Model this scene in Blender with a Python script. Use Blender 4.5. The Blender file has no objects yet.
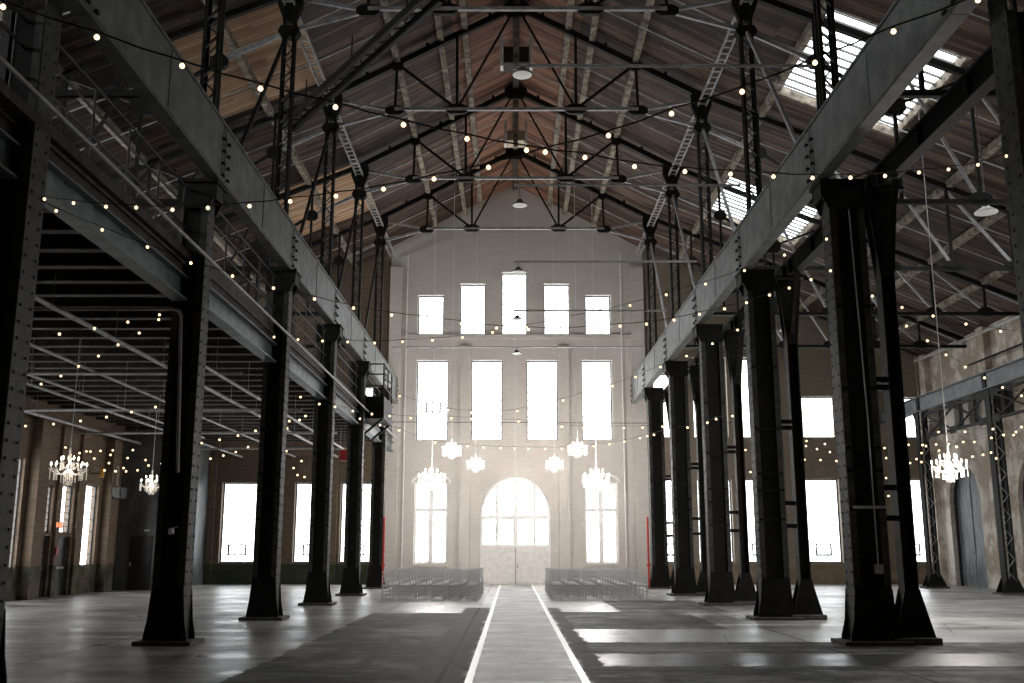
import bpy, bmesh, math, random
from mathutils import Vector, Matrix
random.seed(7)
S = bpy.context.scene
COL = S.collection
PI = math.pi

# ---------------------------------------------------------------- camera, world, exposure
F_PX, EYE = 1010.0, 1.65
PITCH = math.atan(207.5 / F_PX)
cam = bpy.data.cameras.new('camera')
cam.sensor_width = 36.0
cam.lens = F_PX / 1024 * 36.0
cam.clip_end = 300
co = bpy.data.objects.new('camera', cam)
co.location = (0, 0, EYE)
co.rotation_euler = (PI / 2 + PITCH, 0, 0)
COL.objects.link(co)
S.camera = co

w = bpy.data.worlds.new('overcast_sky')
w.use_nodes = True
S.world = w
bg = w.node_tree.nodes['Background']
bg.inputs[0].default_value = (0.94, 0.97, 1.0, 1)
bg.inputs[1].default_value = 7.0

S.view_settings.view_transform = 'Standard'
S.view_settings.look = 'None'
S.view_settings.gamma = 1
S.view_settings.use_curve_mapping = False
S.view_settings.exposure = 0.0
S.cycles.max_bounces = 8
S.cycles.diffuse_bounces = 4
S.cycles.glossy_bounces = 4
S.cycles.transparent_max_bounces = 24
S.cycles.sample_clamp_indirect = 6.0
S.cycles.caustics_reflective = False
S.cycles.caustics_refractive = False

CHAND_W = 800.0      # lamp power of one nave chandelier


def portal(loc, rot, sx, sy):
    """daylight through an opening: marks the opening to the renderer for sampling the sky"""
    l = bpy.data.lights.new('window_daylight', 'AREA')
    l.shape = 'RECTANGLE'
    l.size, l.size_y = sx, sy
    l.cycles.is_portal = True
    o = bpy.data.objects.new('window_daylight', l)
    o.location, o.rotation_euler = loc, rot
    COL.objects.link(o)


# ---------------------------------------------------------------- materials
MATS = {}


def srgb(r, g, b):
    f = lambda c: (c / 255 / 12.92) if c <= 10 else ((c / 255 + 0.055) / 1.055) ** 2.4
    return (f(r), f(g), f(b), 1)


class NT:
    def __init__(s, name):
        s.m = bpy.data.materials.new(name)
        s.m.use_nodes = True
        s.t = s.m.node_tree
        s.b = s.t.nodes['Principled BSDF']
        s.out = s.t.nodes['Material Output']
        s._co = None

    def n(s, typ, **kw):
        nd = s.t.nodes.new(typ)
        for k, v in kw.items():
            setattr(nd, k, v)
        return nd

    def link(s, a, b):
        s.t.links.new(a, b)

    def co(s):
        if s._co is None:
            s._co = s.n('ShaderNodeTexCoord').outputs['Object']
        return s._co

    def mapped(s, scale=(1, 1, 1), rot=(0, 0, 0), src=None):
        mp = s.n('ShaderNodeMapping')
        mp.inputs['Scale'].default_value = scale
        mp.inputs['Rotation'].default_value = rot
        s.link(src or s.co(), mp.inputs[0])
        return mp.outputs[0]

    def noise(s, scale, detail=4, rough=0.55, vec=None):
        nd = s.n('ShaderNodeTexNoise')
        nd.inputs['Scale'].default_value = scale
        nd.inputs['Detail'].default_value = detail
        nd.inputs['Roughness'].default_value = rough
        s.link(vec or s.co(), nd.inputs['Vector'])
        return nd.outputs['Fac']

    def ramp(s, fac, stops):
        r = s.n('ShaderNodeValToRGB')
        while len(r.color_ramp.elements) < len(stops):
            r.color_ramp.elements.new(0.5)
        for e, (p, c) in zip(r.color_ramp.elements, stops):
            e.position = p
            e.color = c
        s.link(fac, r.inputs[0])
        return r.outputs[0]

    def val(s, v, sock):
        if isinstance(v, (int, float)):
            sock.default_value = v
        else:
            s.link(v, sock)

    def math(s, op, a, b=0.0, c=None, clamp=False):
        nd = s.n('ShaderNodeMath', operation=op, use_clamp=clamp)
        s.val(a, nd.inputs[0])
        s.val(b, nd.inputs[1])
        if c is not None:
            s.val(c, nd.inputs[2])
        return nd.outputs[0]

    def mix(s, fac, a, b, typ='MIX'):
        nd = s.n('ShaderNodeMix', data_type='RGBA', blend_type=typ)
        s.val(fac, nd.inputs[0])
        for v, k in ((a, 6), (b, 7)):
            if isinstance(v, tuple):
                nd.inputs[k].default_value = v
            else:
                s.link(v, nd.inputs[k])
        return nd.outputs[2]

    def bump(s, h, strength=0.3, dist=0.02):
        nd = s.n('ShaderNodeBump')
        nd.inputs['Strength'].default_value = strength
        nd.inputs['Distance'].default_value = dist
        s.link(h, nd.inputs['Height'])
        s.link(nd.outputs[0], s.b.inputs['Normal'])

    def base(s, c, rough=0.6, metal=0.0, spec=0.5):
        if isinstance(c, tuple):
            s.b.inputs['Base Color'].default_value = c
        else:
            s.link(c, s.b.inputs['Base Color'])
        s.val(rough, s.b.inputs['Roughness'])
        s.b.inputs['Metallic'].default_value = metal
        s.b.inputs['Specular IOR Level'].default_value = spec
        return s.m


def g(v, a=0.0):
    return (v * (1 + a), v, v * (1 - a), 1)


def simple(key, lo, hi, scale=6, rough=0.6, metal=0.0, bump=0.0, spec=0.5):
    n = NT(key)
    f = n.noise(scale, 5, 0.6)
    c = n.ramp(f, [(0.3, lo), (0.72, hi)])
    if bump:
        n.bump(f, bump)
    MATS[key] = n.base(c, rough, metal, spec)


simple('black_steel', (0.008, 0.008, 0.007, 1), (0.020, 0.019, 0.017, 1), 3, 0.6, spec=0.14)
simple('riveted_steel', (0.03, 0.03, 0.028, 1), (0.08, 0.08, 0.075, 1), 5, 0.65, spec=0.25)
simple('girder_paint', (0.055, 0.058, 0.055, 1), (0.17, 0.18, 0.17, 1), 2.2, 0.55, bump=0.1)
simple('blue_grey_paint', (0.06, 0.075, 0.08, 1), (0.17, 0.195, 0.205, 1), 2.5, 0.5, bump=0.1)
simple('pale_pipe', (0.28, 0.28, 0.27, 1), (0.55, 0.55, 0.54, 1), 4, 0.45)
simple('pale_bar', (0.20, 0.20, 0.20, 1), (0.42, 0.42, 0.42, 1), 5, 0.5)
simple('old_whitewash', (0.035, 0.028, 0.02, 1), (0.42, 0.36, 0.28, 1), 3.5, 0.85, bump=0.3)
simple('dark_timber', (0.018, 0.014, 0.011, 1), (0.07, 0.055, 0.042, 1), 4, 0.8, bump=0.2)
simple('joist_timber', (0.03, 0.025, 0.02, 1), (0.12, 0.10, 0.075, 1), 4, 0.8, bump=0.2)
simple('white_paint', (0.62, 0.61, 0.59, 1), (0.8, 0.79, 0.77, 1), 4, 0.5)
simple('white_frame', (0.74, 0.74, 0.73, 1), (0.84, 0.84, 0.83, 1), 4, 0.5)
simple('dark_frame', (0.05, 0.05, 0.048, 1), (0.12, 0.12, 0.115, 1), 6, 0.5)
simple('black_paint', (0.012, 0.012, 0.013, 1), (0.035, 0.036, 0.038, 1), 2, 0.4)
simple('tan_panel', (0.42, 0.34, 0.22, 1), (0.6, 0.5, 0.36, 1), 3, 0.6)
simple('red_paint', (0.35, 0.02, 0.015, 1), (0.55, 0.04, 0.03, 1), 4, 0.45)
simple('concrete_foot', (0.05, 0.05, 0.046, 1), (0.14, 0.135, 0.12, 1), 5, 0.8, bump=0.2)
simple('white_cushion', (0.75, 0.75, 0.74, 1), (0.85, 0.85, 0.84, 1), 5, 0.7)
simple('brass_orange', (0.6, 0.32, 0.04, 1), (0.8, 0.45, 0.08, 1), 5, 0.5)


def emissive(key, col, strength):
    n = NT(key)
    n.b.inputs['Base Color'].default_value = col
    n.b.inputs['Emission Color'].default_value = col
    n.b.inputs['Emission Strength'].default_value = strength
    n.m.cycles.emission_sampling = 'NONE'
    MATS[key] = n.m


emissive('warm_bulb', (1.0, 0.68, 0.40, 1), 2.6)
emissive('candle_light', (1.0, 0.86, 0.66, 1), 9.0)
emissive('frosted_lamp', (0.9, 0.88, 0.82, 1), 0.25)
emissive('exit_red', (1.0, 0.16, 0.06, 1), 2.0)


def m_crystal():
    n = NT('cut_crystal')
    n.b.inputs['Base Color'].default_value = (0.95, 0.93, 0.9, 1)
    n.b.inputs['Roughness'].default_value = 0.08
    n.b.inputs['Specular IOR Level'].default_value = 0.9
    n.b.inputs['Subsurface Weight'].default_value = 0.0
    tr = n.n('ShaderNodeBsdfTranslucent')
    tr.inputs[0].default_value = (1, 0.96, 0.9, 1)
    mx = n.n('ShaderNodeMixShader')
    mx.inputs[0].default_value = 0.5
    n.link(n.b.outputs[0], mx.inputs[1])
    n.link(tr.outputs[0], mx.inputs[2])
    n.link(mx.outputs[0], n.out.inputs[0])
    MATS['crystal'] = n.m


m_crystal()


def m_mixed(key, col, rough, transp, tint=(1, 1, 1, 1)):
    n = NT(key)
    n.b.inputs['Base Color'].default_value = col
    n.b.inputs['Roughness'].default_value = rough
    tr = n.n('ShaderNodeBsdfTransparent')
    tr.inputs[0].default_value = tint
    mx = n.n('ShaderNodeMixShader')
    mx.inputs[0].default_value = transp
    n.link(n.b.outputs[0], mx.inputs[1])
    n.link(tr.outputs[0], mx.inputs[2])
    n.link(mx.outputs[0], n.out.inputs[0])
    MATS[key] = n.m


m_mixed('window_glass', (0.6, 0.62, 0.63, 1), 0.1, 0.9)
def m_acrylic():
    n = NT('clear_acrylic')
    n.base((0.8, 0.805, 0.8, 1), 0.15)
    tl, tr, m1, m2 = n.n('ShaderNodeBsdfTranslucent'), n.n('ShaderNodeBsdfTransparent'), n.n('ShaderNodeMixShader'), n.n('ShaderNodeMixShader')
    tl.inputs[0].default_value = (0.72, 0.725, 0.72, 1)
    tr.inputs[0].default_value = (0.93, 0.935, 0.93, 1)
    m1.inputs[0].default_value = 0.35
    m2.inputs[0].default_value = 0.22
    n.link(n.b.outputs[0], m1.inputs[1])
    n.link(tl.outputs[0], m1.inputs[2])
    n.link(m1.outputs[0], m2.inputs[1])
    n.link(tr.outputs[0], m2.inputs[2])
    n.link(m2.outputs[0], n.out.inputs[0])
    MATS['clear_acrylic'] = n.m


m_acrylic()


def m_brick(key, c1, c2, mortar, axis='x', scale=1.0, stain=0.35, dado=None, paint=None, rough=0.8):
    n = NT(key)
    sep = n.n('ShaderNodeSeparateXYZ')
    n.link(n.co(), sep.inputs[0])
    cmb = n.n('ShaderNodeCombineXYZ')
    n.link(sep.outputs['X' if axis == 'x' else 'Y'], cmb.inputs[0])
    n.link(sep.outputs['Z'], cmb.inputs[1])
    br = n.n('ShaderNodeTexBrick')
    br.inputs['Scale'].default_value = 1.0
    br.inputs['Brick Width'].default_value = 0.24 * scale
    br.inputs['Row Height'].default_value = 0.083 * scale
    br.inputs['Mortar Size'].default_value = 0.009 * scale
    br.inputs['Color1'].default_value = c1
    br.inputs['Color2'].default_value = c2
    br.inputs['Mortar'].default_value = mortar
    n.link(cmb.outputs[0], br.inputs['Vector'])
    f = n.noise(0.7, 6, 0.65)
    c = n.mix(n.ramp(f, [(0.35, g(stain)), (0.7, g(0.0))]), br.outputs[0], n.mix(0.5, br.outputs[0], (0.05, 0.04, 0.03, 1)))
    if paint:
        f2 = n.ramp(n.noise(0.55, 7, 0.7), [(0.46, g(0)), (0.56, g(1))])
        c = n.mix(f2, c, paint)
    if dado:
        h = n.math('ADD', sep.outputs['Z'], n.math('MULTIPLY', n.noise(3, 4), 0.12))
        c = n.mix(n.math('LESS_THAN', h, dado[0]), c, n.mix(n.ramp(n.noise(1.6, 6, 0.7), [(0.4, g(0)), (0.62, g(1))]), dado[1], dado[2]))
    inv = n.math('SUBTRACT', 1.0, br.outputs['Fac'])
    n.bump(inv, 0.35, 0.01)
    MATS[key] = n.base(c, rough, spec=0.3)


m_brick('painted_brick', (0.60, 0.57, 0.535, 1), (0.55, 0.52, 0.485, 1), (0.50, 0.47, 0.44, 1), 'x', 1.0, 0.22)
m_brick('brown_brick', (0.17, 0.125, 0.085, 1), (0.125, 0.09, 0.062, 1), (0.085, 0.07, 0.055, 1), 'x', 1.0, 0.45,
        dado=(1.0, (0.028, 0.036, 0.02, 1), (0.05, 0.055, 0.03, 1)))
m_brick('side_brick', (0.24, 0.17, 0.115, 1), (0.18, 0.125, 0.085, 1), (0.13, 0.105, 0.08, 1), 'y', 1.0, 0.45,
        dado=(1.15, (0.03, 0.04, 0.022, 1), (0.14, 0.11, 0.08, 1)))
m_brick('grey_brick', (0.30, 0.255, 0.20, 1), (0.25, 0.21, 0.165, 1), (0.2, 0.17, 0.135, 1), 'x', 1.0, 0.4,
        dado=(1.0, (0.20, 0.145, 0.10, 1), (0.28, 0.22, 0.165, 1)))
m_brick('limewashed_brick', (0.50, 0.42, 0.33, 1), (0.43, 0.355, 0.28, 1), (0.38, 0.33, 0.26, 1), 'y', 1.0, 0.2,
        paint=(0.76, 0.72, 0.65, 1))


def m_planks(key, dark, mid, light, red=0.0, run='x'):
    n = NT(key)
    sep = n.n('ShaderNodeSeparateXYZ')
    n.link(n.co(), sep.inputs[0])
    X, Y = sep.outputs['X'], sep.outputs['Y']
    pl = n.math('FLOOR', n.math('DIVIDE', Y, 0.16))
    seg = n.math('FLOOR', n.math('DIVIDE', n.math('ADD', X, n.math('MULTIPLY', pl, 1.37)), 4.1))
    cmb = n.n('ShaderNodeCombineXYZ')
    n.link(pl, cmb.inputs[0])
    n.link(seg, cmb.inputs[1])
    wn = n.n('ShaderNodeTexWhiteNoise', noise_dimensions='2D')
    n.link(cmb.outputs[0], wn.inputs['Vector'])
    grain = n.noise(1.0, 5, 0.6, n.mapped((0.8, 22, 0.8)))
    big = n.noise(0.35, 5, 0.6)
    f = n.math('ADD', n.math('MULTIPLY', wn.outputs['Value'], 0.38), n.math('MULTIPLY', grain, 0.42))
    f = n.math('ADD', f, n.math('MULTIPLY', big, 0.35))
    c = n.ramp(f, [(0.32, dark), (0.58, mid), (0.86, light)])
    fr = n.math('FRACT', n.math('DIVIDE', Y, 0.16))
    gap = n.math('LESS_THAN', fr, 0.09)
    c = n.mix(n.math('MULTIPLY', gap, 0.8), c, (0.006, 0.005, 0.004, 1))
    n.bump(n.math('SUBTRACT', 1.0, gap), 0.4, 0.015)
    MATS[key] = n.base(c, 0.75, spec=0.3)


m_planks('roof_planks', (0.014, 0.009, 0.006, 1), (0.06, 0.037, 0.027, 1), (0.17, 0.11, 0.08, 1))
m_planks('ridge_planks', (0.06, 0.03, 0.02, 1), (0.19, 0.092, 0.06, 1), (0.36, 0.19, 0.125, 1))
m_planks('pale_planks', (0.33, 0.20, 0.12, 1), (0.56, 0.36, 0.22, 1), (0.76, 0.54, 0.37, 1))
m_planks('gallery_planks', (0.012, 0.009, 0.007, 1), (0.035, 0.027, 0.02, 1), (0.07, 0.055, 0.04, 1))


def m_door():
    n = NT('weathered_door')
    f = n.noise(2.0, 6, 0.7, n.mapped((1, 6, 0.6)))
    c = n.ramp(f, [(0.3, (0.05, 0.065, 0.075, 1)), (0.5, (0.17, 0.20, 0.215, 1)), (0.72, (0.42, 0.45, 0.46, 1))])
    n.bump(f, 0.2)
    MATS['weathered_door'] = n.base(c, 0.6)
    n = NT('partition_metal')
    f = n.noise(0.8, 7, 0.7, n.mapped((1, 1, 0.6)))
    c = n.ramp(f, [(0.34, (0.05, 0.055, 0.06, 1)), (0.68, (0.22, 0.24, 0.25, 1))])
    MATS['partition_metal'] = n.base(c, 0.4)


m_door()


def m_floor():
    n = NT('worn_concrete')
    sep = n.n('ShaderNodeSeparateXYZ')
    n.link(n.co(), sep.inputs[0])
    X, Y = sep.outputs['X'], sep.outputs['Y']
    wob = n.noise(1.3, 8, 0.72)
    wob2 = n.noise(1.5, 8, 0.72, n.mapped((1, 1, 1), (0, 0, 1.1)))
    xd = n.math('ADD', X, n.math('MULTIPLY', n.math('SUBTRACT', wob, 0.5), 0.55))
    yd = n.math('ADD', Y, n.math('MULTIPLY', n.math('SUBTRACT', wob2, 0.5), 0.55))

    def box(x0, x1, y0, y1, rough=True, sh=0.05):
        a, b = (xd, yd) if rough else (X, Y)
        def edge(v, lo, hi):
            p = n.math('DIVIDE', n.math('SUBTRACT', v, lo), sh, clamp=True)
            q = n.math('DIVIDE', n.math('SUBTRACT', hi, v), sh, clamp=True)
            return n.math('MULTIPLY', p, q)
        return n.math('MULTIPLY', edge(a, x0, x1), edge(b, y0, y1))
    stain = n.noise(0.32, 9, 0.72)
    streak = n.noise(0.9, 9, 0.78, n.mapped((0.4, 1.6, 1)))
    scuff = n.noise(2.6, 9, 0.75, n.mapped((0.5, 1.5, 1), (0, 0, 0.3)))
    f = n.math('ADD', n.math('MULTIPLY', stain, 0.6), n.math('MULTIPLY', streak, 0.55))
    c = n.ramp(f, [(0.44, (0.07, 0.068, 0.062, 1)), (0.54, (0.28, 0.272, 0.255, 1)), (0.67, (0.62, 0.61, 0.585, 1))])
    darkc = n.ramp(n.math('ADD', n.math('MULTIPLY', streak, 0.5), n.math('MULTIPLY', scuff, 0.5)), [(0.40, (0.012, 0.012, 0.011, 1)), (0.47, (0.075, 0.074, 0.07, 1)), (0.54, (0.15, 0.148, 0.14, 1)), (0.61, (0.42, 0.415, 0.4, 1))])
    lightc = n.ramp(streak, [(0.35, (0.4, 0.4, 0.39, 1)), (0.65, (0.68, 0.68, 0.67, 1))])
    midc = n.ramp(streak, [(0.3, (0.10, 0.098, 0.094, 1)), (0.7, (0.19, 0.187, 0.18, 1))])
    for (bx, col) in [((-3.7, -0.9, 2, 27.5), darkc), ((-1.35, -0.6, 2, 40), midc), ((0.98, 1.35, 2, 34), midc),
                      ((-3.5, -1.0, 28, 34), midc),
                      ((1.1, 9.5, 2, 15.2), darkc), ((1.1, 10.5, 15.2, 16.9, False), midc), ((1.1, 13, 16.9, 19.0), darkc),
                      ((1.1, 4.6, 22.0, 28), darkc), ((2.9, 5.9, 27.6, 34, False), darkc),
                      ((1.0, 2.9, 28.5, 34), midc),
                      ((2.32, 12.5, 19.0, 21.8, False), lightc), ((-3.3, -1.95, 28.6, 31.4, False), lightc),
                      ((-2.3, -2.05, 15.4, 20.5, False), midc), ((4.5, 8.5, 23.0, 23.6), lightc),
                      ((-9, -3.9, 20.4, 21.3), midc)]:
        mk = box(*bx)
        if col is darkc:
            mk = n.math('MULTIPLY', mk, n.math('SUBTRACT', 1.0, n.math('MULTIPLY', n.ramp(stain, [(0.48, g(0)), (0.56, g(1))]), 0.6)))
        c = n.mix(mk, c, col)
    dmask = None
    for bx in ((-3.7, -0.9, 2, 27.5), (1.1, 9.5, 2, 15.2), (1.1, 13, 16.9, 19.0), (1.1, 4.6, 22.0, 28), (2.9, 5.9, 27.6, 34, False), (-1.35, -0.55, 2, 30), (0.95, 1.35, 2, 30)):
        b = box(*bx)
        dmask = b if dmask is None else n.math('MAXIMUM', dmask, b)
    # saw joints
    def joint(v, step, off, wd):
        fr = n.math('FRACT', n.math('DIVIDE', n.math('ADD', v, off), step))
        return n.math('LESS_THAN', fr, wd / step)
    j = n.math('MAXIMUM', joint(X, 6.3, 0.97, 0.07), joint(Y, 6.38, 1.0, 0.05))
    c = n.mix(n.math('MULTIPLY', j, 0.75), c, (0.03, 0.03, 0.028, 1))
    cr = n.n('ShaderNodeTexVoronoi', feature='DISTANCE_TO_EDGE')
    cr.inputs['Scale'].default_value = 0.22
    n.link(n.mapped((1, 1, 1)), cr.inputs[0])
    crack = n.math('LESS_THAN', n.math('ADD', cr.outputs['Distance'], n.math('MULTIPLY', wob, 0.02)), 0.013)
    c = n.mix(n.math('MULTIPLY', crack, 0.6), c, (0.03, 0.03, 0.028, 1))
    r = n.ramp(n.noise(0.5, 6, 0.7), [(0.3, g(0.24)), (0.7, g(0.5))])
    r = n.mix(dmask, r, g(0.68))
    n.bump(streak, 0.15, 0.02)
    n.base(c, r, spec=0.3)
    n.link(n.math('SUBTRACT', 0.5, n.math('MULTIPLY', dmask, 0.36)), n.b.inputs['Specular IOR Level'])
    MATS['worn_concrete'] = n.m
    n = NT('runner_cloth')
    st = n.noise(1.2, 9, 0.76, n.mapped((0.6, 1.4, 1)))
    c = n.ramp(st, [(0.40, (0.025, 0.0245, 0.023, 1)), (0.49, (0.18, 0.178, 0.17, 1)), (0.60, (0.55, 0.55, 0.54, 1))])
    MATS['runner_cloth'] = n.base(c, 0.45, spec=0.26)
    n = NT('white_tape')
    MATS['white_tape'] = n.base((0.82, 0.82, 0.81, 1), 0.28, spec=0.7)


m_floor()


# ---------------------------------------------------------------- mesh helpers
class MB:
    def __init__(s):
        s.v, s.f = [], []

    def quad_box(s, pts):
        b = len(s.v)
        s.v += [tuple(p) for p in pts]
        s.f += [tuple(b + i for i in q) for q in ((0, 3, 2, 1), (4, 5, 6, 7), (0, 1, 5, 4), (1, 2, 6, 5), (2, 3, 7, 6), (3, 0, 4, 7))]

    def box(s, x0, x1, y0, y1, z0, z1):
        s.quad_box([(x0, y0, z0), (x1, y0, z0), (x1, y1, z0), (x0, y1, z0), (x0, y0, z1), (x1, y0, z1), (x1, y1, z1), (x0, y1, z1)])
        return s

    def bar(s, p, q, wd, ht=None, up=(0, 0, 1)):
        """rectangular bar from p to q; wd across, ht along 'up'"""
        p, q = Vector(p), Vector(q)
        ht = ht or wd
        d = (q - p).normalized()
        u = Vector(up)
        if abs(d.dot(u)) > 0.98:
            u = Vector((0, 1, 0))
        a = d.cross(u).normalized() * wd / 2
        b = a.cross(d).normalized() * ht / 2
        s.quad_box([p - a - b, p + a - b, p + a + b, p - a + b, q - a - b, q + a - b, q + a + b, q - a + b])
        return s

    def tube(s, pts, r, n=8, closed=False):
        pts = [Vector(p) for p in pts]
        b0 = len(s.v)
        N = len(pts)
        prev = None
        for i, p in enumerate(pts):
            if closed:
                d = pts[(i + 1) % N] - pts[i - 1]
            else:
                d = pts[min(i + 1, N - 1)] - pts[max(i - 1, 0)]
            d.normalize()
            if prev is None:
                u = Vector((0, 0, 1)) if abs(d.z) < 0.9 else Vector((1, 0, 0))
            else:
                u = prev
            a = d.cross(u).normalized()
            b = a.cross(d).normalized()
            prev = b
            for k in range(n):
                t = 2 * PI * k / n
                s.v.append(tuple(p + a * math.cos(t) * r + b * math.sin(t) * r))
        for i in range(N if closed else N - 1):
            j = (i + 1) % N
            for k in range(n):
                l = (k + 1) % n
                s.f.append((b0 + i * n + k, b0 + i * n + l, b0 + j * n + l, b0 + j * n + k))
        if not closed:
            s.f.append(tuple(b0 + k for k in reversed(range(n))))
            s.f.append(tuple(b0 + (N - 1) * n + k for k in range(n)))
        return s

    def lathe(s, prof, c=(0, 0, 0), n=16):
        b0 = len(s.v)
        for r, z in prof:
            for k in range(n):
                t = 2 * PI * k / n
                s.v.append((c[0] + r * math.cos(t), c[1] + r * math.sin(t), c[2] + z))
        for i in range(len(prof) - 1):
            for k in range(n):
                l = (k + 1) % n
                s.f.append((b0 + i * n + k, b0 + i * n + l, b0 + (i + 1) * n + l, b0 + (i + 1) * n + k))
        s.f.append(tuple(b0 + k for k in reversed(range(n))))
        s.f.append(tuple(b0 + (len(prof) - 1) * n + k for k in range(n)))
        return s

    def prism(s, poly, d0, d1, plane='xz'):
        """poly of (a,b) points extruded between d0 and d1 on the third axis"""
        def P(a, b, d):
            return {'xz': (a, d, b), 'yz': (d, a, b), 'xy': (a, b, d)}[plane]
        b0 = len(s.v)
        n = len(poly)
        s.v += [P(a, b, d0) for a, b in poly] + [P(a, b, d1) for a, b in poly]
        s.f.append(tuple(b0 + i for i in range(n)))
        s.f.append(tuple(b0 + n + i for i in reversed(range(n))))
        for i in range(n):
            j = (i + 1) % n
            s.f.append((b0 + i, b0 + n + i, b0 + n + j, b0 + j))
        return s

    def rivet(s, p, nrm, r=0.016):
        p, nrm = Vector(p), Vector(nrm)
        u = Vector((0, 0, 1)) if abs(nrm.z) < 0.9 else Vector((1, 0, 0))
        a = nrm.cross(u).normalized()
        b0 = len(s.v)
        b = a.cross(nrm)
        for k in range(6):
            t = PI * k / 3
            s.v.append(tuple(p + (a * math.cos(t) + b * math.sin(t)) * r))
        for k in range(6):
            t = PI * k / 3
            s.v.append(tuple(p + (a * math.cos(t) + b * math.sin(t)) * r * 0.55 + nrm * r * 0.7))
        for k in range(6):
            l = (k + 1) % 6
            s.f.append((b0 + k, b0 + l, b0 + 6 + l, b0 + 6 + k))
        s.f.append(tuple(b0 + 6 + k for k in range(6)))
        return s

    def build(s, name, mat, parent=None, origin=None, smooth=False, bevel=0.0):
        me = bpy.data.meshes.new(name)
        ox = Vector(origin) if origin is not None else (parent.location if (parent is not None and parent.get('_world')) else Vector((0, 0, 0)))
        if parent is not None and parent.parent is not None and parent.get('_world') is None and origin is None:
            ox = Vector((0, 0, 0))
        me.from_pydata([tuple(Vector(v) - ox) for v in s.v], [], s.f)
        bm = bmesh.new()
        bm.from_mesh(me)
        bmesh.ops.recalc_face_normals(bm, faces=bm.faces)
        bm.to_mesh(me)
        bm.free()
        if smooth:
            me.polygons.foreach_set('use_smooth', [True] * len(me.polygons))
        me.materials.append(MATS[mat])
        o = bpy.data.objects.new(name, me)
        COL.objects.link(o)
        if parent is not None:
            o.parent = parent
        if bevel:
            md = o.modifiers.new('bevel', 'BEVEL')
            md.width = bevel
            md.segments = 2
            md.limit_method = 'ANGLE'
        return o


def thing(name, label, cat, loc=(0, 0, 0), rz=0.0, group=None, world=False):
    """Empty at the base of a thing; with world=True its parts are given in world coordinates (the thing must not be turned)."""
    o = bpy.data.objects.new(name, None)
    o.empty_display_size = 0.1
    o.location = loc
    o.rotation_euler = (0, 0, rz)
    COL.objects.link(o)
    o['label'], o['category'], o['kind'] = label, cat, 'thing'
    if group:
        o['group'] = group
    if world:
        o['_world'] = 1
    return o


def tag(o, label, cat, group=None, kind='thing'):
    o['label'], o['category'], o['kind'] = label, cat, kind
    if group:
        o['group'] = group
    return o


def sub(parent, loc=(0, 0, 0)):
    return parent


def struct(o, label=None):
    o['kind'] = 'structure'
    if label:
        o['label'] = label
    return o


KIDS = {}


def dup(src, label, loc=None, rz=None, group=None, scale=None):
    """copy of a thing with copies of its parts and sub-parts"""
    def cp(o, par):
        c = o.copy()
        COL.objects.link(c)
        if par is not None:
            c.parent = par
        for ch in list(o.children):
            cp(ch, c)
        return c
    r = cp(src, None)
    r['label'] = label
    if loc is not None:
        r.location = loc
    if rz is not None:
        r.rotation_euler = (0, 0, rz)
    if group:
        r['group'] = group
    if scale:
        r.scale = (scale,) * 3
    return r


ORD = ['nearest', 'second', 'third', 'fourth', 'fifth', 'sixth', 'seventh', 'eighth', 'ninth', 'tenth', 'eleventh', 'twelfth',
       'thirteenth', 'fourteenth', 'fifteenth', 'sixteenth', 'seventeenth', 'eighteenth', 'nineteenth', 'twentieth']

TENS = {2: 'twenty', 3: 'thirty', 4: 'forty'}


def ordinal(n):
    if n == 1:
        return 'first'
    if n <= 20:
        return ORD[n - 1]
    if n % 10 == 0:
        return {30: 'thirtieth', 40: 'fortieth'}[n]
    return TENS[n // 10] + '-' + ordinal(n % 10)


# ---------------------------------------------------------------- layout constants
ROWS = [12.27, 18.65, 25.03, 31.4, 37.78, 44.15]     # column / truss rows
YB, YE = -9.0, 49.4                                 # back and end wall
XL, XR = -16.3, 20.4                                # side walls
XC = 0.15                                           # ridge
H1, ZH = 6.15, 16.49                                # post offset and rafter height there
def zr(x):                                           # top of rafters
    d = abs(x - XC)
    return ZH + 0.53 * (H1 - d) if d < H1 else ZH - 0.41 * (d - H1)
DECK = 0.32


# ---------------------------------------------------------------- shell: floor, walls, roof
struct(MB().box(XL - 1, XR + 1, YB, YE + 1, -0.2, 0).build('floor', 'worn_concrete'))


def holes_wall(mb, a0, a1, b0, b1, rects, emit):
    A = sorted({a0, a1} | {r[0] for r in rects} | {r[1] for r in rects})
    B = sorted({b0, b1} | {r[2] for r in rects} | {r[3] for r in rects})
    A = [a for a in A if a0 <= a <= a1]
    B = [b for b in B if b0 <= b <= b1]
    for j in range(len(B) - 1):
        run = None
        for i in range(len(A) - 1):
            ca, cb = (A[i] + A[i + 1]) / 2, (B[j] + B[j + 1]) / 2
            solid = not any(r[0] < ca < r[1] and r[2] < cb < r[3] for r in rects)
            if solid:
                run = [A[i], A[i + 1]] if run is None else [run[0], A[i + 1]]
            if (not solid or i == len(A) - 2) and run:
                emit(run[0], run[1], B[j], B[j + 1])
                run = None


WT = 0.55
WIN_N = [0]


def arch_pts(x0, x1, zs, zt, n=14):
    """half ellipse from (x1,zs) over the top to (x0,zs)"""
    c, r = (x0 + x1) / 2, (x1 - x0) / 2
    return [(c + r * math.cos(PI * k / n), zs + (zt - zs) * math.sin(PI * k / n)) for k in range(n + 1)]


def spandrels(mb, x0, x1, zs, zt, d0, d1, plane):
    p = arch_pts(x0, x1, zs, zt)
    h = len(p) // 2
    for seg, cx in ((p[:h + 1], x1), (p[h:], x0)):
        for a, b in zip(seg[:-1], seg[1:]):
            mb.prism([a, b, (b[0], zt + 0.001), (a[0], zt + 0.001)], d0, d1, plane)


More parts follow.
